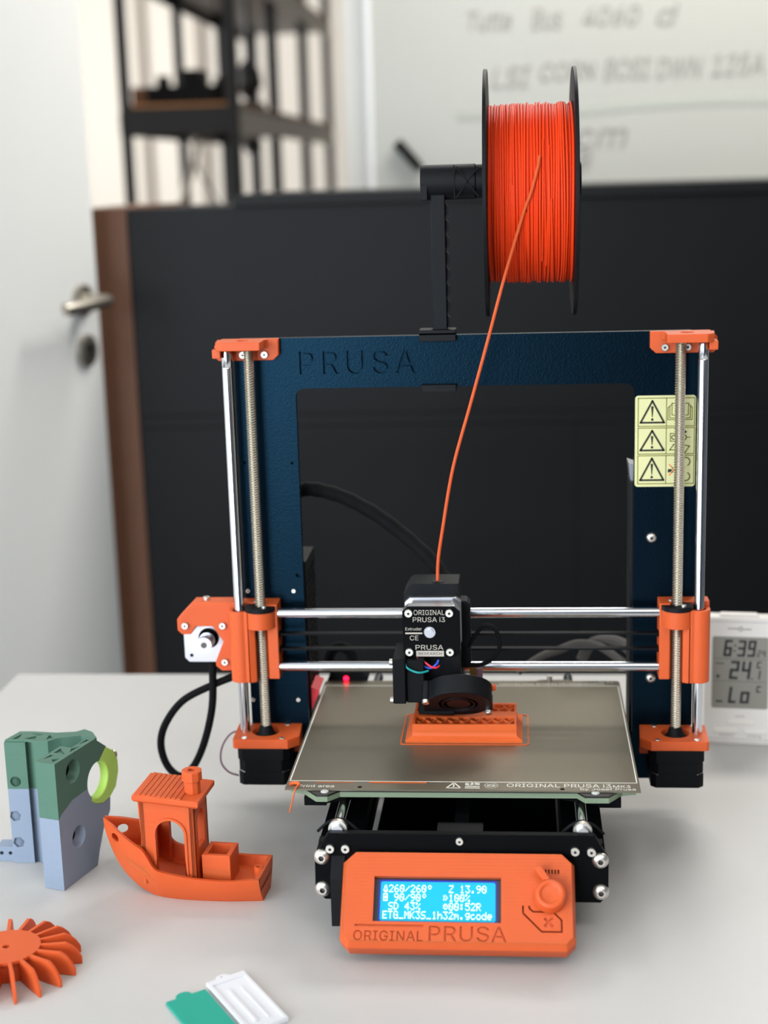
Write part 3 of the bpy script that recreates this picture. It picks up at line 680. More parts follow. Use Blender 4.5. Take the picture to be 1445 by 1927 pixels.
# ---- display unit, tilted face
s2 = math.sqrt(.5)
LM = Matrix(((1, 0, 0, 0), (0, -s2, -s2, -64), (0, -s2, s2, 65.4), (0, 0, 0, 1)))   # local x, d (down the face), n (out of the face)
def cut(x0, x1, d0, d1, ct, cb_): return [(x0 + ct, d0), (x1 - ct, d0), (x1, d0 + ct), (x1, d1 - cb_), (x1 - cb_, d1), (x0 + cb_, d1), (x0, d1 - cb_), (x0, d0 + ct)]
face = cut(-77.0, 76.2, 0.6, 61.6, 6.6, 4.5); rim = cut(-79.4, 78.2, -.6, 65.5, 7.6, 6)
win = [(-57.2, 17.4), (28.7, 17.4), (28.7, 48.5), (-57.2, 48.5)]
def dn(L): return [[(p[0], -p[1]) for p in q] for q in L]        # text loops are y-up
eng = dn(text_loops('ORIGINAL', -69.6, -23.2, -61.5, -54.8, 1.05, 0, -0.006)) + dn(text_loops('PRUSA', -19.2, 32.4, -61.3, -51.0, 1.02, 0, 0.0))
eng += [rrect(-69.2, -23, 50.5, 52.0, .6, 3)]
for i in range(7): x = 54.6 + i * 2.12; eng.append(rrect(x - .55, x + .55, 11.3, 14.6, .5, 3))
eng += [[(42.7, 36.4), (43.9, 36.4), (43.9, 41.2), (55.8, 53.2), (68.2, 53.2), (68.2, 46.2), (63.1, 41.0), (49.8, 41.0), (46.9, 38.5), (46.9, 36.4), (48.1, 36.4), (48.1, 38.0), (50.3, 39.8), (63.6, 39.8), (69.4, 45.7), (69.4, 54.4), (55.3, 54.4), (42.7, 41.7)]]
def xmark(cx, cy, r, wd):
    o = []; 
    for k in range(4):
        a = math.radians(45 + 90 * k); d_ = Vector((math.cos(a), math.sin(a))); n_ = Vector((-d_.y, d_.x))
        tip = Vector((cx, cy)) + d_ * r
        o += [tuple(tip - n_ * wd), tuple(tip + n_ * wd), tuple(Vector((cx, cy)) + (d_ + n_) * wd)]
    return o
deep = eng[-8:]
eng += [xmark(60.4, 47.6, 4, .95)]
b = MB(LM)
b.slab([face, win] + eng, 0, -1.5, 'z', cap_b=False)
b.slab([face, win] + deep, -1.5, -4, 'z', cap_b=False)
b.slab([face, win], -4, -4.4, 'z', cap_b=False)
b.loft([[(p[0], p[1], h) for p in L] for L, h in ((face, 0), (rim, -4.5), (rim, -17.5), ([(p[0] * .99, p[1] * .99 + .3) for p in rim], -18.2))], cap0=False, cap1=True)
lc_ = part('display_cover', b, 'orange', pr, smooth=0.5, label='orange tilted display cover with engraved lettering')
b = MB(LM); b.slab([[(-57.4, 17.2), (28.9, 17.2), (28.9, 48.7), (-57.4, 48.7)]], -4.45, -5.2, 'z'); lp = part('display_panel', b, 'lcd_bezel', lc_, label='blue backlit character display')
b = MB(LM); b.prism(rrect(-54.0, 25.8, 18.6, 48.1, 1.4), -4.4, -4.1); part('blue_edge', b, 'lcd_edge', lp)
b = MB(LM); b.prism(rrect(-52.9, 24.9, 19.8, 46.9, 1.4), -4.1, -3.9); part('backlight', b, 'lcd_blue', lp)
F57 = {'0': '0E11191513110E', '1': '040C040404040E', '2': '0E11010204081F', '3': '1F02040201110E', '4': '02060A121F0202', '5': '1F101E0101110E', '6': '0608101E11110E', '9': '0E11110F01020C',
       '/': '00010204081000', 'o': '0609090600000000'[:14], 'Z': '1F01020408101F', '.': '00000000000C0C', '%': '18190204081303', 'S': '0F10100E01011E', 'D': '1C12111111121C', ':': '000C0C000C0C00', 'R': '1E11111E141211',
       'E': '1F10101E10101F', 'T': '1F040404040404', 'G': '0E11101711110F', '_': '0000000000001F', 'M': '111B1515111111', 'K': '11121418141211', 'h': '10101619111111', 'm': '00001A15151111', 'g': '000F11110F010E',
       'c': '00000E1010110E', 'a': '00000E1111110E', 'd': '01010D1311110F', 'e': '00000E111F100E', '!': '040A0A0A111F0E', '#': '1F11151F15111F', '>': '0014120912140' + '0', '@': '000E1915110E00'}
rowsL = ['!260/260o   Z 13.90 ', '# 90/90o   >100%    ', ' SD 43%    @00:52R  ', 'ETG_MK3S_1h32m.gcade']
b = MB(LM); cw = 74.2 / 20; chh = 6.05; pw = cw / 6; ph = 5.3 / 7
for r_, line in enumerate(rowsL):
    for c_, ch in enumerate(line):
        if ch not in F57: continue
        g = F57[ch]
        for y_ in range(7):
            bits = int(g[2 * y_:2 * y_ + 2], 16); run = None
            for x_ in range(6):
                on = x_ < 5 and bits >> (4 - x_) & 1
                if on and run is None: run = x_
                if not on and run is not None:
                    x0 = -51 + c_ * cw + run * pw; d0 = 22.4 + r_ * chh + y_ * ph - .4
                    b.loft([[(x0, d0, h), (x0 + (x_ - run) * pw - .1, d0, h), (x0 + (x_ - run) * pw - .1, d0 + ph * .86, h), (x0, d0 + ph * .86, h)] for h in (-3.9, -3.8)]); run = None
part('display_text', b, 'lcd_text', lp, smooth=0, kind='stuff')
# pointer knob
b = MB(LM @ Matrix.Translation((61.6, 31.2, 0)))
b.lathe((0, 0), [(10.6, 0.1), (10.6, 7.2), (9.6, 9.6), (8.2, 10.4), (6.9, 10.2), (6.2, 9.2), (3, 8.6), (0.2, 8.5)], 'z', 48)
b.prism([(-4.6, -9.6), (-10.0, -17.2), (-9.0, -19.2), (-5.6, -19.0), (.2, -9.8)], 3.0, 9.6)
part('pointer_knob', b, 'orange', lc_, bevel=0.7, label='orange pointer knob')
for x0, x1 in ((-88.4, -79),):
    b = MB(); b.prism([(-54, 62), (-54, 30), (-60.2, 13), (-78, 13), (-78, 30), (-66, 60)] if False else [(-60.2, 60), (-60.2, 13), (-72, 13), (-72, 48)], x0, x1, 'x'); part('display_bracket', b, 'black', pr)

# ---- power supply and control box behind the frame
b = MB(); b.box(-178, -131.5, 166, 218, 60, 212); ps = part('power_supply', b, 'black', pr, bevel=1, label='black perforated power supply behind the left leg')
b = MB()
for i in range(4):
    for j in range(16):
        y = 174 + i * 12 + (j % 2) * 5; z = 92 + j * 7.2
        b.prism([(y - 3.4, z - 1.6), (y - 1, z - 3), (y + 3.4, z + 1.6), (y + 1, z + 3)], -131.5, -131.0, 'x')
part('vent_slots', b, 'dark', ps, kind='stuff')
b = MB(); b.prism([(-133, 104), (-124.5, 100), (-131, 84), (-133, 84)], 168, 200, 'y'); part('power_switch', b, 'red', ps, label='red power switch')
b = MB(); b.box(131.2, 178, 168, 205, 62, 274); b.prism([(131, 274), (131, 290), (128.5, 291), (127.8, 289)], 170, 176, 'y') if False else None
eb = part('control_box', b, 'black', pr, bevel=1, label='black control box behind the right leg')
b = MB(); b.prism([(135.5, 286.8), (130.2, 288.6), (131.6, 276), (135.5, 262)], 178, 200, 'y'); part('box_hinge', b, 'alu', eb)
b = MB(); b.tube(spline([(40, 240, 92), (60, 246, 104), (76, 250, 109), (92, 250, 115), (110, 246, 114), (126, 230, 108), (140, 204, 104)], 6), 3.6, 10); part('bed_cable', b, 'grey_cab', pr)
b = MB(); b.tube(spline([(96, 262, 96), (104, 262, 110), (118, 255, 116), (132, 240, 117), (144, 206, 112)], 6), 5.2, 10); part('bed_cable', b, 'grey_cab', pr)
b = MB(); b.tube(spline([(-128, 244, 92), (-124, 246, 108), (-116, 248, 113), (-106, 246, 108), (-104, 240, 96)], 6), 5, 10); part('bed_cable', b, 'sleeve', pr)

# ================================================================== spool holder and spool
sp = thing('spool_holder', 'black spool holder clamped on top of the printer frame', 'holder', (-18, 162, 395.5))
b = MB(); b.box(-33.6, -4.9, 153.5, 158.8, 391, 398); b.box(-33.6, -4.9, 153.5, 172, 395.7, 400); b.box(-33, -5.3, 165.2, 170, 352, 396); b.box(-33, -5.3, 154, 170, 352, 355.1); b.box(-33, -5.3, 154, 158.8, 352, 357)
part('frame_clamp', b, 'black', sp, bevel=0.5)
b = MB(); b.box(-22.6, -11.6, 156, 168, 399.8, 512)
part('upright', b, 'black', sp, bevel=0.6)
for sx in (0, 1):
    b = MB(); L = []; x0 = -11.7 if sx else -22.5; sg = 1 if sx else -1
    zz = 401; pts = [(x0 - sg * 1, 400)]
    amp = 2.6 if sx else 1.5
    while zz < 488: pts += [(x0 + sg * .3, zz), (x0 + sg * amp, zz + 1.5), (x0 + sg * amp, zz + 7.5), (x0 + sg * .3, zz + 10)]; zz += 12.2
    pts += [(x0 - sg * 1, 496)]
    b.prism(pts, 160, 166, 'y'); part('toothed_edge', b, 'black', sp)
b = MB(); b.cyl((165, 512), 13.2, -30, 12, 'x', 36); b.cyl((165, 512), 12.6, 12, 20, 'x', 36)
b.prism([(-29.5, 508), (-29.5, 499), (-24, 499), (-22.6, 484), (-11.6, 478), (-4, 502), (-4, 512)], 157, 173, 'y') if False else b.box(-29.8, -24.5, 152, 178, 498.8, 512)
hb = part('spool_hub', b, 'black', sp, bevel=0.5)
b = MB()
b.strokes([[(-2, 523), (14, 501)], [(14, 523), (-2, 501)], [(-4, 524), (-4, 500)]], 1.0, 151.6, 153.2, 'y'); part('cross_rib', b, 'black_m', hb)
b = MB(); b.cyl((165, 512), 12.5, 20, 92, 'x', 36); part('hub_axle', b, 'black', sp)

so = thing('filament_spool', 'black spool wound with bright orange filament hanging above the printer', 'spool', (54, 165, 408))
zc = 501.6
def fl(x0, x1):
    q = MB(); H = []
    for k in range(6):
        a0, a1 = 60 * k + 9, 60 * k + 51
        H.append([(165 + p[0], zc + p[1]) for p in arc(0, 0, 62, a0, a1, 6) + arc(0, 0, 36, a1, a0, 6)])
    q.slab([circ(165, zc, 92.6, 72), circ(165, zc, 26.6, 32)] + H, x0, x1, 'x'); part('flange', q, 'black', so, bevel=0.4)
fl(19.0, 21.8); fl(85.0, 87.8)
b = MB(); b.lathe((165, zc), [(26.6, 21.8), (44, 21.8), (44, 85), (26.6, 85)], 'x', 40, cap=False); part('core', b, 'black', so)
b = MB(); b.lathe((165, zc), [(44.2, 22.2), (65, 22.2), (65, 84.6), (44.2, 84.6)], 'x', 64, cap=False)
x = 23.2; k = 0
while x < 84.2:
    R = 65.4 + random.uniform(-.3, 1.5); ph_ = random.uniform(0, 6.28); am = random.uniform(.1, .8); rr_ = random.uniform(.85, 1.0)
    b.tube([(x + am * math.sin(t + ph_) + .25 * math.sin(3 * t + k), 165 + R * math.cos(t), zc + R * math.sin(t)) for t in [2 * math.pi * i / 56 for i in range(57)]], rr_, 7)
    x += random.choice((1.55, 1.7, 1.8, 1.9, 2.3)); k += 1
for _ in range(9):
    x0 = random.uniform(27, 78); R = 66.6; t0 = random.uniform(2.2, 3.4); dr_ = random.uniform(-3.5, 3.5)
    b.tube([(x0 + dr_ * i / 16, 165 + R * math.cos(t0 + i * .09), zc + R * math.sin(t0 + i * .09)) for i in range(17)], .9, 7)
part('wound_filament', b, 'orange_fil', so, smooth=1.0, kind='stuff')
b = MB(); b.tube(spline([(60, 103.5, 529), (58, 98.4, 519), (53.4, 97.5, 503), (48, 98, 489), (34, 100, 444), (21, 105, 397), (7, 110, 348), (-7.3, 114, 298), (-16.6, 118, 248), (-20.4, 120.5, 224), (-21.2, 121, 207.4)], 6), 1.25, 10)
part('filament_strand', b, 'orange', so, label='orange strand running down to the extruder')

# ================================================================== print in progress
pp = thing('half_printed_part', 'orange half printed part with open infill on the print sheet', 'printed part', (-1, 104, 90))
b = MB(); b.slab([rrect(-50.3, 48.9, 72, 138.5, 3, 4), rrect(-49.1, 47.7, 73.2, 137.3, 2.4, 4)], 90.02, 90.5); part('skirt_line', b, 'orange_print', pp)
b = MB(); b.loft([[(x0, y0, z), (x1, y0, z), (x1, y1, z), (x0, y1, z)] for x0, x1, y0, y1, z in ((-46.2, 44, 75.8, 134.5, 90.02), (-46.2, 44, 75.8, 134.5, 92.4), (-42, 40.4, 78.6, 130, 94.2), (-41, 39.6, 79.4, 129, 95.5), (-41, 39.6, 79.4, 129, 98))]); part('base_flange', b, 'orange_print', pp)
b = MB(); O = [(-40.8, 79.5), (39.4, 79.5), (39.4, 128.6), (-40.8, 128.6)]
b.slab([O, rrect(-38.8, 37.6, 81.2, 96.6, .8, 2), rrect(-38.8, 37.6, 109, 126.6, .8, 2)], 98, 103.9); part('outer_wall', b, 'orange_print', pp)
b = MB()
def gyroid(x0, x1, y0, y1, z0, z1):
    n = int((x1 - x0) / 4.4)
    for k in range(n + 1):
        xc = x0 + (x1 - x0) * (k + .3) / (n + .6)
        P = [(xc + 2.4 * math.sin((y - y0) / (y1 - y0) * 2 * math.pi + k * math.pi), y) for y in [y0 + (y1 - y0) * i / 14 for i in range(15)]]
        L = [(p[0] - .6, p[1]) for p in P] + [(p[0] + .6, p[1]) for p in P[::-1]]
        L = [(min(max(p[0], x0), x1), p[1]) for p in L]
        b.prism(L, z0, z1)
gyroid(-38.6, 37.4, 81.2, 96.6, 98, 103.4); gyroid(-38.6, 37.4, 109, 126.6, 98, 103.4)
part('infill', b, 'orange_print', pp, kind='stuff')
b = MB(); b.box(-66.6, -25.2, -3.2, -1.8, 90.05, 90.5); b.box(-106, -78, -3.1, -2.5, 90.05, 90.3)
tag(part('purge_line', b, 'orange_print', bevel=0.2), 'thin straight orange line laid on the front edge of the print sheet', 'plastic line')
b = MB(); b.tube(spline([(-124, -8.6, 90.8), (-121.6, -7.4, 91.2), (-118.6, -7.6, 91.4), (-117.2, -10, 91.4), (-118.2, -14, 91), (-119.4, -17, 88.5), (-121, -17.6, 82), (-123.5, -17.8, 73)], 6), lambda i: 1.3 if i < 20 else 0.55, 8)
tag(part('plastic_ooze', b, 'orange_print'), 'curled orange plastic thread hanging off the front corner of the sheet', 'plastic thread')

# ================================================================== toy boat
ang = math.radians(5); BM = Matrix(((-math.cos(ang), -math.sin(ang), 0, -146), (math.sin(ang), -math.cos(ang), 0, 0), (0, 0, 1, 0), (0, 0, 0, 1)))   # u to bow, v toward the viewer
bt = thing('toy_boat', 'orange printed toy tugboat beside the green bracket', 'toy boat', (-205, 5, 0))
st = [  # u, rail z, rail half width, keel z, keel half width, deck z
    (0, 21.5, 21.2, 0, 11, 13), (12, 20.6, 23, 0, 13, 12.6), (25, 20, 24.5, 0, 15, 12.4), (45, 21, 25.2, 0, 16, 12.4), (58, 22.6, 25.4, 0, 16, 12.6), (72, 25, 25.2, 0, 14.5, 13.5), (78, 28, 25, 0, 13, 15), (83, 36, 24.2, .3, 11.5, 18), (87, 41, 23.2, .9, 9.8, 20),
    (94, 44, 20.6, 2.8, 7.2, 23), (101, 47, 17.4, 7, 5, 26), (108, 50, 13.2, 13, 3.2, 30), (114, 52.6, 8.8, 21.5, 2, 35), (119, 54.4, 5, 33, 1.2, 42), (123, 55.8, 2.2, 46, .8, 50)]
_st = spline([q[:3] for q in st], 4), spline([q[3:] for q in st], 4)
rings = []
for (u, h, wv), (kz, kw, dz) in zip(*_st):
    kz = max(kz, 0)
    m1 = kz + (h - kz) * .35; w1 = kw + (wv - kw) * .52; m2 = kz + (h - kz) * .72; w2 = kw + (wv - kw) * .86
    t = min(3, wv * .35); wi = max(wv - t, .3); dz = min(dz, h - 2)
    half = [(kw, kz), (w1, m1), (w2, m2), (wv, h), (wi, h), (wi - min(1.2, wi * .3), dz)]
    rings.append([(u, v, z) for v, z in half] + [(u, -v, z) for v, z in half[::-1]])
b = MB(BM); b.loft(rings)
b.prism([(-21.2, 21.5), (21.2, 21.5), (20, 14), (-20, 14)] if False else [(u_[0], u_[1]) for u_ in ((-20.6, 21.5), (20.6, 21.5), (16, 10), (-16, 10))], 0, 3.2, 'x')
b.lathe((5.5, 0), [(3.4, 13), (3.4, 22), (1.6, 22), (1.6, 18)], 'z', 16, cap=False)
hull = part('hull', b, 'orange', bt, smooth=0.5)
def carve(o, cutter):
    co_ = link('cutter', finish(cutter, 'cutter', 0), None)
    bo = o.modifiers.new('cut', 'BOOLEAN'); bo.object = co_; bo.operation = 'DIFFERENCE'; bo.solver = 'EXACT'
    dg_ = bpy.context.evaluated_depsgraph_get(); dg_.update()
    me_ = bpy.data.meshes.new_from_object(o.evaluated_get(dg_)); o.modifiers.remove(bo); bpy.data.objects.remove(co_)
    me_.set_sharp_from_angle(angle=0.5); o.data = me_
b = MB(BM); b.cyl((112, 43.5), 3.6, -30, 30, 'y', 20); carve(hull, b)
# cabin walls with arches
def arch(x0, x1, zb_, zs): r = (x1 - x0) / 2; return [(x0, zb_), (x1, zb_)] + arc((x0 + x1) / 2, zs, r, 0, 180, 14)
u0, u1, hv = 48, 88, 17
b = MB(BM)
wl = [(u0, 12), (u1 - 1, 12), (u1 + 2, 77), (u0, 77)]
for s_ in (1, -1):
    a_, c_ = sorted((s_ * hv, s_ * (hv - 3.2)))
    b.slab([wl, arch(55.5, 77.5, 15, 52)], a_, c_, 'y')
    a_, c_ = sorted((s_ * hv, s_ * (hv + 1.1)))
    b.slab([arch(53.7, 79.3, 13, 52), arch(55.5, 77.5, 12.4, 52)], a_, c_, 'y')
b.slab([[(-hv, 12), (hv, 12), (hv, 77), (-hv, 77)], arch(-7.5, 7.5, 38, 58)], u0, u0 + 3.2, 'x')
b.slab([[(-hv, 12), (hv, 12), (hv, 77), (-hv, 77)], rrect(-10, 10, 46, 66, 3, 3)], u1 - 2.4, u1 + .8, 'x')
part('cabin', b, 'orange', bt, smooth=0.4)
b = MB(BM @ Matrix.Translation((67.5, 0, 79.5)) @ Matrix.Rotation(math.radians(-4.5), 4, 'Y'))
b.loft([[(x0, y0, z), (x1, y0, z), (x1, y1, z), (x0, y1, z)] for x0, x1, y0, y1, z in ((-23.5, 23.5, -20, 20, -3.6), (-25.2, 25.2, -21.6, 21.6, -1.8), (-25.2, 25.2, -21.6, 21.6, 1.4), (-24.2, 24.2, -20.8, 20.8, 2.4))])
rf = part('roof', b, 'orange', bt, bevel=0.5)
for k in range(9):
    b = MB(BM @ Matrix.Translation((67.5, 0, 79.5)) @ Matrix.Rotation(math.radians(-4.5), 4, 'Y')); x0 = -10 + k * 3.8
    b.box(x0 - 1.5, x0 + 1.5, -20.6, 20.6, 2.2, 3.1); part('roof_slat', b, 'orange', rf)
b = MB(BM); b.lathe((51.5, 4), [(6.2, 76), (6.2, 90), (7.7, 90.5), (7.7, 97.2), (7, 97.8), (2.9, 97.8), (2.9, 90)], 'z', 10, cap=False); part('chimney', b, 'orange', bt, smooth=0.3)
b = MB(BM); b.slab([[(23.5, -12), (45, -12), (45, 12), (23.5, 12)], [(27, -8.4), (41.5, -8.4), (41.5, 8.4), (27, 8.4)]], 12, 34.5); b.box(24, 44.5, -11.5, 11.5, 12, 24); part('cargo_box', b, 'orange', bt, bevel=0.4)

# ================================================================== green and blue clamp bracket
br = thing('clamp_bracket', 'tall printed clamp in green, blue grey and lime at the left desk edge', 'bracket', (-318, 40, 0))
d2 = Vector((.294, .956)).normalized(); n2 = Vector((d2.y, -d2.x))
AM = Matrix(((d2.x, 0, n2.x, -300), (d2.y, 0, n2.y, 0), (0, 1, 0, 0), (0, 0, 0, 1)))   # local t, z, n (out of the hole face)
hc = (54.5, 68); hr = 14.5
green_p = [(0, 57), (4, 60), (19, 65.5), (33, 66)] + arc(*hc, hr, 188, 76, 10) + [(69, 90), (56, 100), (0, 100)]
lime_p = [(69, 90), (80, 82), (84.5, 73), (84.5, 64), (79.5, 52.5), (70, 47.2), (60, 46.2), (50, 49.5), (44, 54)] + arc(*hc, hr, 228, 436, 18)
blue_p = [(0, 0.2), (46, 0.2), (50.5, 11.6), (58, 26), (68.6, 37), (70, 47.2), (60, 46.2), (50, 49.5), (44, 54)] + arc(*hc, hr, 228, 188, 4) + [(33, 66), (19, 65.5), (4, 60), (0, 57)]
hole_u, hole_l = circ(22.5, 87.5, 9.2, 28), circ(24, 34, 8.8, 28)
def clip_t(poly, tm):
    out = []
    for (a, az), (c, cz) in zip(poly, poly[1:] + poly[:1]):
        if a <= tm: out.append((a, az))
        if (a <= tm) != (c <= tm): k = (tm - a) / (c - a); out.append((tm, az + k * (cz - az)))
    return out
b = MB(AM); b.slab([green_p, hole_u], 0, -7, 'z'); b.slab([clip_t(green_p, 33), circ(22.5, 87.5, 4.6, 20)], -7, -17, 'z'); b.lathe((22.5, 87.5), [(9.2, 0), (4.6, -6.9)], 'z', 28, cap=False); part('upper_arm', b, 'green', br, smooth=0.5, label='green upper half of the front arm')
b = MB(AM); b.slab([lime_p], 0, -7.5, 'z'); lm_ = part('clamp_jaw', b, 'lime', br, smooth=0.5, bevel=0.8, label='lime green hooked jaw')
screw(lm_, tuple(AM @ Vector((83.5, 77, -4))), SM4, AM.to_3x3().to_4x4() @ Matrix.Rotation(math.radians(70), 4, 'Y'))
b = MB(AM); b.slab([blue_p, hole_l], 0, -7, 'z'); b.slab([clip_t(blue_p, 33), circ(24, 34, 4.4, 20)], -7, -17, 'z'); b.lathe((24, 34), [(8.8, 0), (4.4, -6.9)], 'z', 28, cap=False)
part('lower_arm', b, 'bluegrey', br, smooth=0.5, label='blue grey lower half of the front arm')
for c_ in ((22.5, 87.5), (24, 34)):
    b = MB(AM); b.cyl(c_, 4.7, -6.6, -7.2, 'z', 20); part('bolt_hole', b, 'dark', br)  # dark disc plugs each hole, its colour standing for the shade inside
b = MB(AM)
tri_h = [[(3, -3), (12, -3), (8, -8)], [(6, -14), (16, -10), (16, -14)], [(20, -4), (29, -14), (20, -14)], [(24, -2.6), (38, -2.6), (31, -6)], [(40, -5.6), (52, -5.6), (52, -2)]]
b2 = MB(Matrix(((d2.x, n2.x, 0, -300), (d2.y, n2.y, 0, 0), (0, 0, 1, 0), (0, 0, 0, 1))))
b2.slab([[(0, -17), (33, -17), (33, -7), (55, -7), (55, 0), (0, 0)]] + tri_h, 100, 101.4); part('arm_cap', b2, 'green', br)
P1 = [(-354.2, 49), (-337.5, 49), (-330, 46.5), (-319.5, 46.5), (-314, 53), (-310, 54.5), (-309, 66.5), (-318, 65), (-336, 67.5), (-348, 67.5)]
P2 = [(-310, 54.5), (-297, 59), (-293, 56), (-284.2, 53), (-283.4, 55), (-290, 67), (-298, 73), (-303, 67.5), (-309, 66.5)]
b = MB(); b.prism(P2, 86, 100); b.prism(P2, 100, 101.4); part('hinge_bridge', b, 'green', br)
for z0, z1, m_, lb_ in ((0.2, 62, 'bluegrey', 'blue grey lower half of the rear block'), (62, 100, 'green', 'green upper half of the rear block')):
    b = MB(); b.prism(P1, z0, z1)
    Hs = [circ(-348.6, 65.5, 4.6, 20)] if m_ == 'green' else []
    ff = [(-354.2, z0), (-337.5, z0), (-337.5, z1), (-354.2, z1)]
    if m_ == 'bluegrey': 
        hx = lambda cx, cz: [(cx + 4.6 * math.cos(math.radians(60 * i + 12)), cz + 4.6 * math.sin(math.radians(60 * i + 12))) for i in range(6)]
        Hs = [hx(-350, 39.5), hx(-349, 17.5)]
    else: Hs = [circ(-347.5, 68, 4.2, 20)]
    b.slab([ff] + Hs, 46.6, 49, 'y')
    if m_ == 'bluegrey': b.slab([[(-368, .2), (-354, .2), (-354, 12.6), (-368, 12.6)], circ(-364.5, 7, 1.6, 12), circ(-357.5, 7, 1.6, 12)], 49, 62, 'y')
    part('rear_block', b, m_, br, label=lb_)
b = MB(); b.slab([P1, [(-349, 51), (-344, 51), (-344.5, 62)], [(-340, 52), (-330, 50), (-332, 58)], [(-338, 63), (-326, 62), (-330, 59)], [(-322, 50), (-317, 54), (-322, 60)]], 100, 101.4); part('block_cap', b, 'green', br)

# ================================================================== finned wheel
fw = thing('finned_wheel', 'orange printed wheel with radial fins at the front left of the desk', 'wheel', (-305, -118, 0))
cx, cy = -305.5, -113.5
b = MB(); b.slab([circ(cx, cy, 23, 48), circ(cx, cy, 2.6, 16)], 13.8, 16.2); b.slab([circ(cx, cy, 21, 48), circ(cx, cy, 19, 40)], .2, 13.8); part('hub_disc', b, 'orange', fw)
fin = MB(); 
fin.loft([[(x, -y_, z), (x, y_, z)][::1] + [(x, y_, z2), (x, -y_, z2)] for x, y_, z, z2 in ((19.5, 1.2, .2, 16.1), (40, 1.2, .2, 16.1), (44, 1.1, .2, 13.5), (47.5, 1.0, .2, 9.5), (50, .8, .2, 5))])
fme = finish(fin, 'fin', 0.5)
for k in range(19):
    link('fin', fme, 'orange', fw, mw=Matrix.Translation(Vector((cx, cy, 0)) * S) @ Matrix.Rotation(math.radians(360 / 19 * k + 10), 4, 'Z'))

# ================================================================== flat tags
def tagm(name, ox, oy, m_, label, rim_):
    ax_ = Vector((22.4, 17.4)).normalized(); dn_ = Vector((39.3, -57.3)).normalized()
    T_ = Matrix(((ax_.x, dn_.x, 0, ox), (ax_.y, dn_.y, 0, oy), (0, 0, 1, 0), (0, 0, 0, 1)))
    r = thing(name, label, 'tag', (ox, oy, 0), 'flat printed tags at the desk front')
    q = MB(T_)
    out = [(0, 0), (7.5, 0)] + [(p[0], p[1]) for p in arc(13, -.5, 5.5, 180, 360, 10, 4.6)] + [(19, 0), (28.2, 0), (28.2, 69), (0, 69)]
    q.slab([out] + ([circ(13, -2, .9, 10)] if rim_ else []), .2, 2.4); part('plate', q, m_, r, bevel=0.5)
    if rim_:
        q = MB(T_); q.slab([[(0.3, .3), (27.9, .3), (27.9, 68.7), (.3, 68.7)], [(2.6, 6), (25.8, 6), (25.8, 66.4), (2.6, 66.4)]], 2.4, 3.2); q.box(8.4, 10.4, 17, 60, 2.4, 3.3); q.box(17.6, 19.0, 17, 60, 2.4, 3.0); part('raised_rim', q, m_, r)
tagm('flat_tag', -165.2, -133.0, 'white_tag', 'white flat printed tag with raised rim beside the teal tag', True)
tagm('flat_tag', -186.6, -156.4, 'teal', 'plain teal flat printed tag beside the white tag', False)

# ================================================================== thermometer clock
CM = Matrix.Translation((215.2, 307.5, 1.3)) @ Matrix.Rotation(math.radians(-6), 4, 'Z') @ Matrix.Rotation(math.radians(-7), 4, 'X')
ck = thing('thermometer_clock', 'silver grey digital thermometer clock reading 6:39 behind the printer', 'clock', (245, 312, 0))
b = MB(CM); b.prism(rrect(-6, 64, 1.2, 117, 3, 4), 0, 26, 'y'); b.box(-3, 61, 1, 10, -.9, 1.4); b.prism([(6, 117), (8, 119.4), (40, 119.4), (43, 117)], 4, 18, 'y')
bd = part('case', b, 'clock', ck, bevel=1)
b = MB(CM); b.strokes([[(-6, 113), (64, 113)], [(-6, 4.6), (64, 4.6)]], .35, -.1, .05, 'y'); part('case_seam', b, 'clock_print', bd)
b = MB(CM); b.prism(rrect(.6, 50.6, 33.2, 99.4, 2, 4), -.25, .05, 'y'); dp = part('display', b, 'clock_lcd', ck)
SEG = dict(zip('abcdefg', (((0, 2), (1, 2)), ((1, 2), (1, 1)), ((1, 1), (1, 0)), ((0, 0), (1, 0)), ((0, 1), (0, 0)), ((0, 2), (0, 1)), ((0, 1), (1, 1)))))
DIG = {'6': 'acdefg', '3': 'abcdg', '9': 'abcdfg', '2': 'abdeg', '4': 'bcfg', 'C': 'adef', 'L': 'def', 'o': 'cdeg', '1': 'bc'}
def digit(ch, x0, x1, z0, z1, wd, m_='ink'):
    q = MB(CM); sl = .1
    for s_ in DIG[ch]:
        (ax_, az_), (bx_, bz_) = SEG[s_]
        f_ = lambda i, k: (x0 + wd / 2 + i * (x1 - x0 - wd) + sl * (z1 - z0) * (k / 2 - .5), z0 + wd / 2 + k / 2 * (z1 - z0 - wd))
        q.strokes([[f_(ax_, az_), f_(bx_, bz_)]], wd, -.32, -.24, 'y')
    part('segment_digit', q, m_, dp, kind='stuff')
digit('6', 11.2, 18.2, 81.2, 96.4, 2.2); digit('3', 23.4, 30.4, 81.2, 96.4, 2.2); digit('9', 32.2, 39.2, 81.2, 96.4, 2.2); digit('2', 40.5, 43.6, 81.3, 87.6, .95, 'ink_grey'); digit('4', 44.8, 47.9, 81.3, 87.6, .95, 'ink_grey')
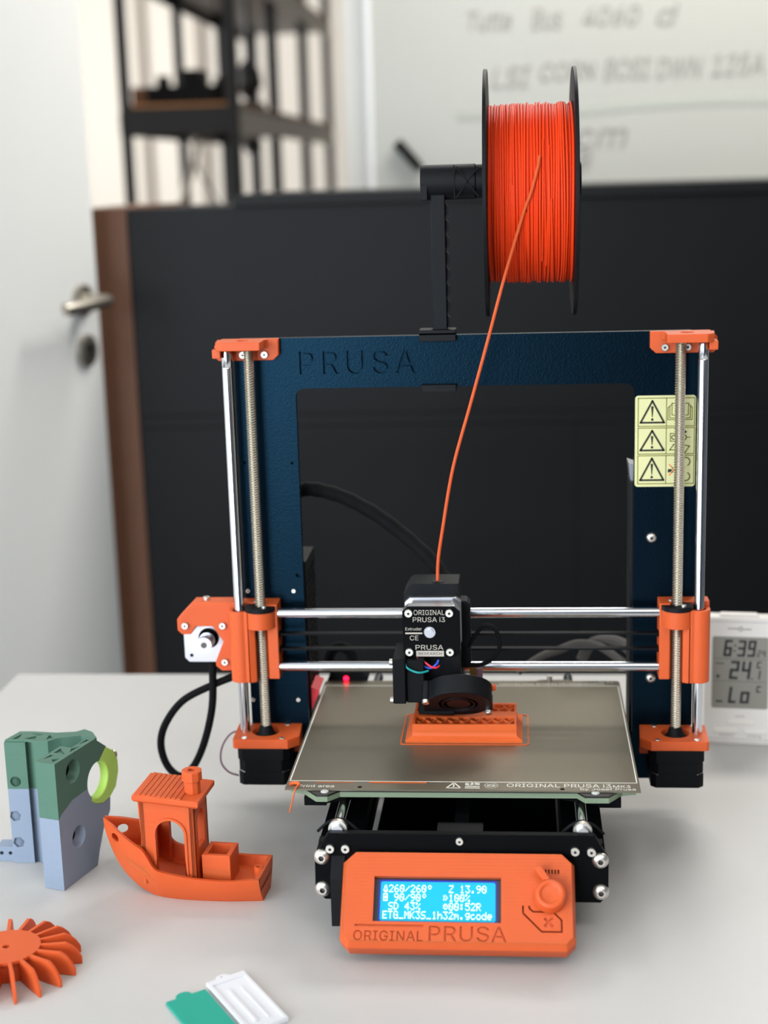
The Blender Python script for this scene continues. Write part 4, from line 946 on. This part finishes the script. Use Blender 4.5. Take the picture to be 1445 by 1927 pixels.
digit('2', 16.6, 24.6, 60.2, 77.2, 2.4); digit('4', 27, 35, 60.2, 77.2, 2.4); digit('C', 40.4, 44.4, 71, 77, 1.2); digit('1', 40.2, 43.6, 60.6, 69.2, 1.3)
digit('L', 16, 23, 38, 53.4, 2.4); digit('o', 26.6, 34.6, 38, 57.8, 2.4) ; digit('C', 40.4, 44.4, 48.6, 54.6, 1.2)
b = MB(CM)
for x, z in ((20.9, 91.2), (20.4, 86.4)): b.prism(circ(x, z, .9, 10), -.32, -.24, 'y')
b.prism(circ(36.2, 61, .8, 10), -.32, -.24, 'y'); b.prism(circ(6, 62.6, 1.6, 12), -.32, -.24, 'y'); b.strokes([[(4, 74.6), (10.8, 74.6)]], .9, -.32, -.24, 'y'); b.strokes([[(5, 39.4), (9.6, 39.4)]], 1.6, -.32, -.24, 'y')
b.strokes([[(2.6, 79), (47.6, 79)], [(2.6, 58.2), (47.6, 58.2)]], .3, -.3, -.24, 'y'); part('display_mark', b, 'ink', dp, kind='stuff')
b = MB(CM); b.slab([circ(25.4, 106.6, 2.2, 20), circ(25.4, 106.6, 1.5, 20)], -.08, .02, 'y'); b.prism([(24.6, 106), (26, 106.4), (26.4, 107.8), (25.2, 107)], -.08, .02, 'y'); b.strokes([[(14.4, 106.8), (22.6, 106.8)], [(28.2, 106.4), (34.8, 106.4)]], .9, -.08, .02, 'y')
for t, bx in (('MODE', (22.4, 30.2, 25, 26.7)), ('MIN/MAX', (8.4, 20.8, 6.7, 8.5)), ('CLEAR', (32.6, 42.4, 6.7, 8.5))): b.slab(text_loops(t, *bx, 1, 0, .01), -.08, .02, 'y')
b.prism([(43.4, 6.6), (45.4, 6.6), (44.4, 8.7)], -.08, .02, 'y'); part('case_lettering', b, 'clock_print', bd, kind='stuff')
for x0, x1, z0, z1 in ((14.6, 39, 18.6, 23), (3, 24.8, 10.2, 14.9), (29.4, 51, 10.2, 14.9)):
    b = MB(CM); b.prism(rrect(x0, x1, z0, z1, 2, 4), -1.3, .1, 'y'); part('button', b, 'clock_btn', ck, bevel=0.5)
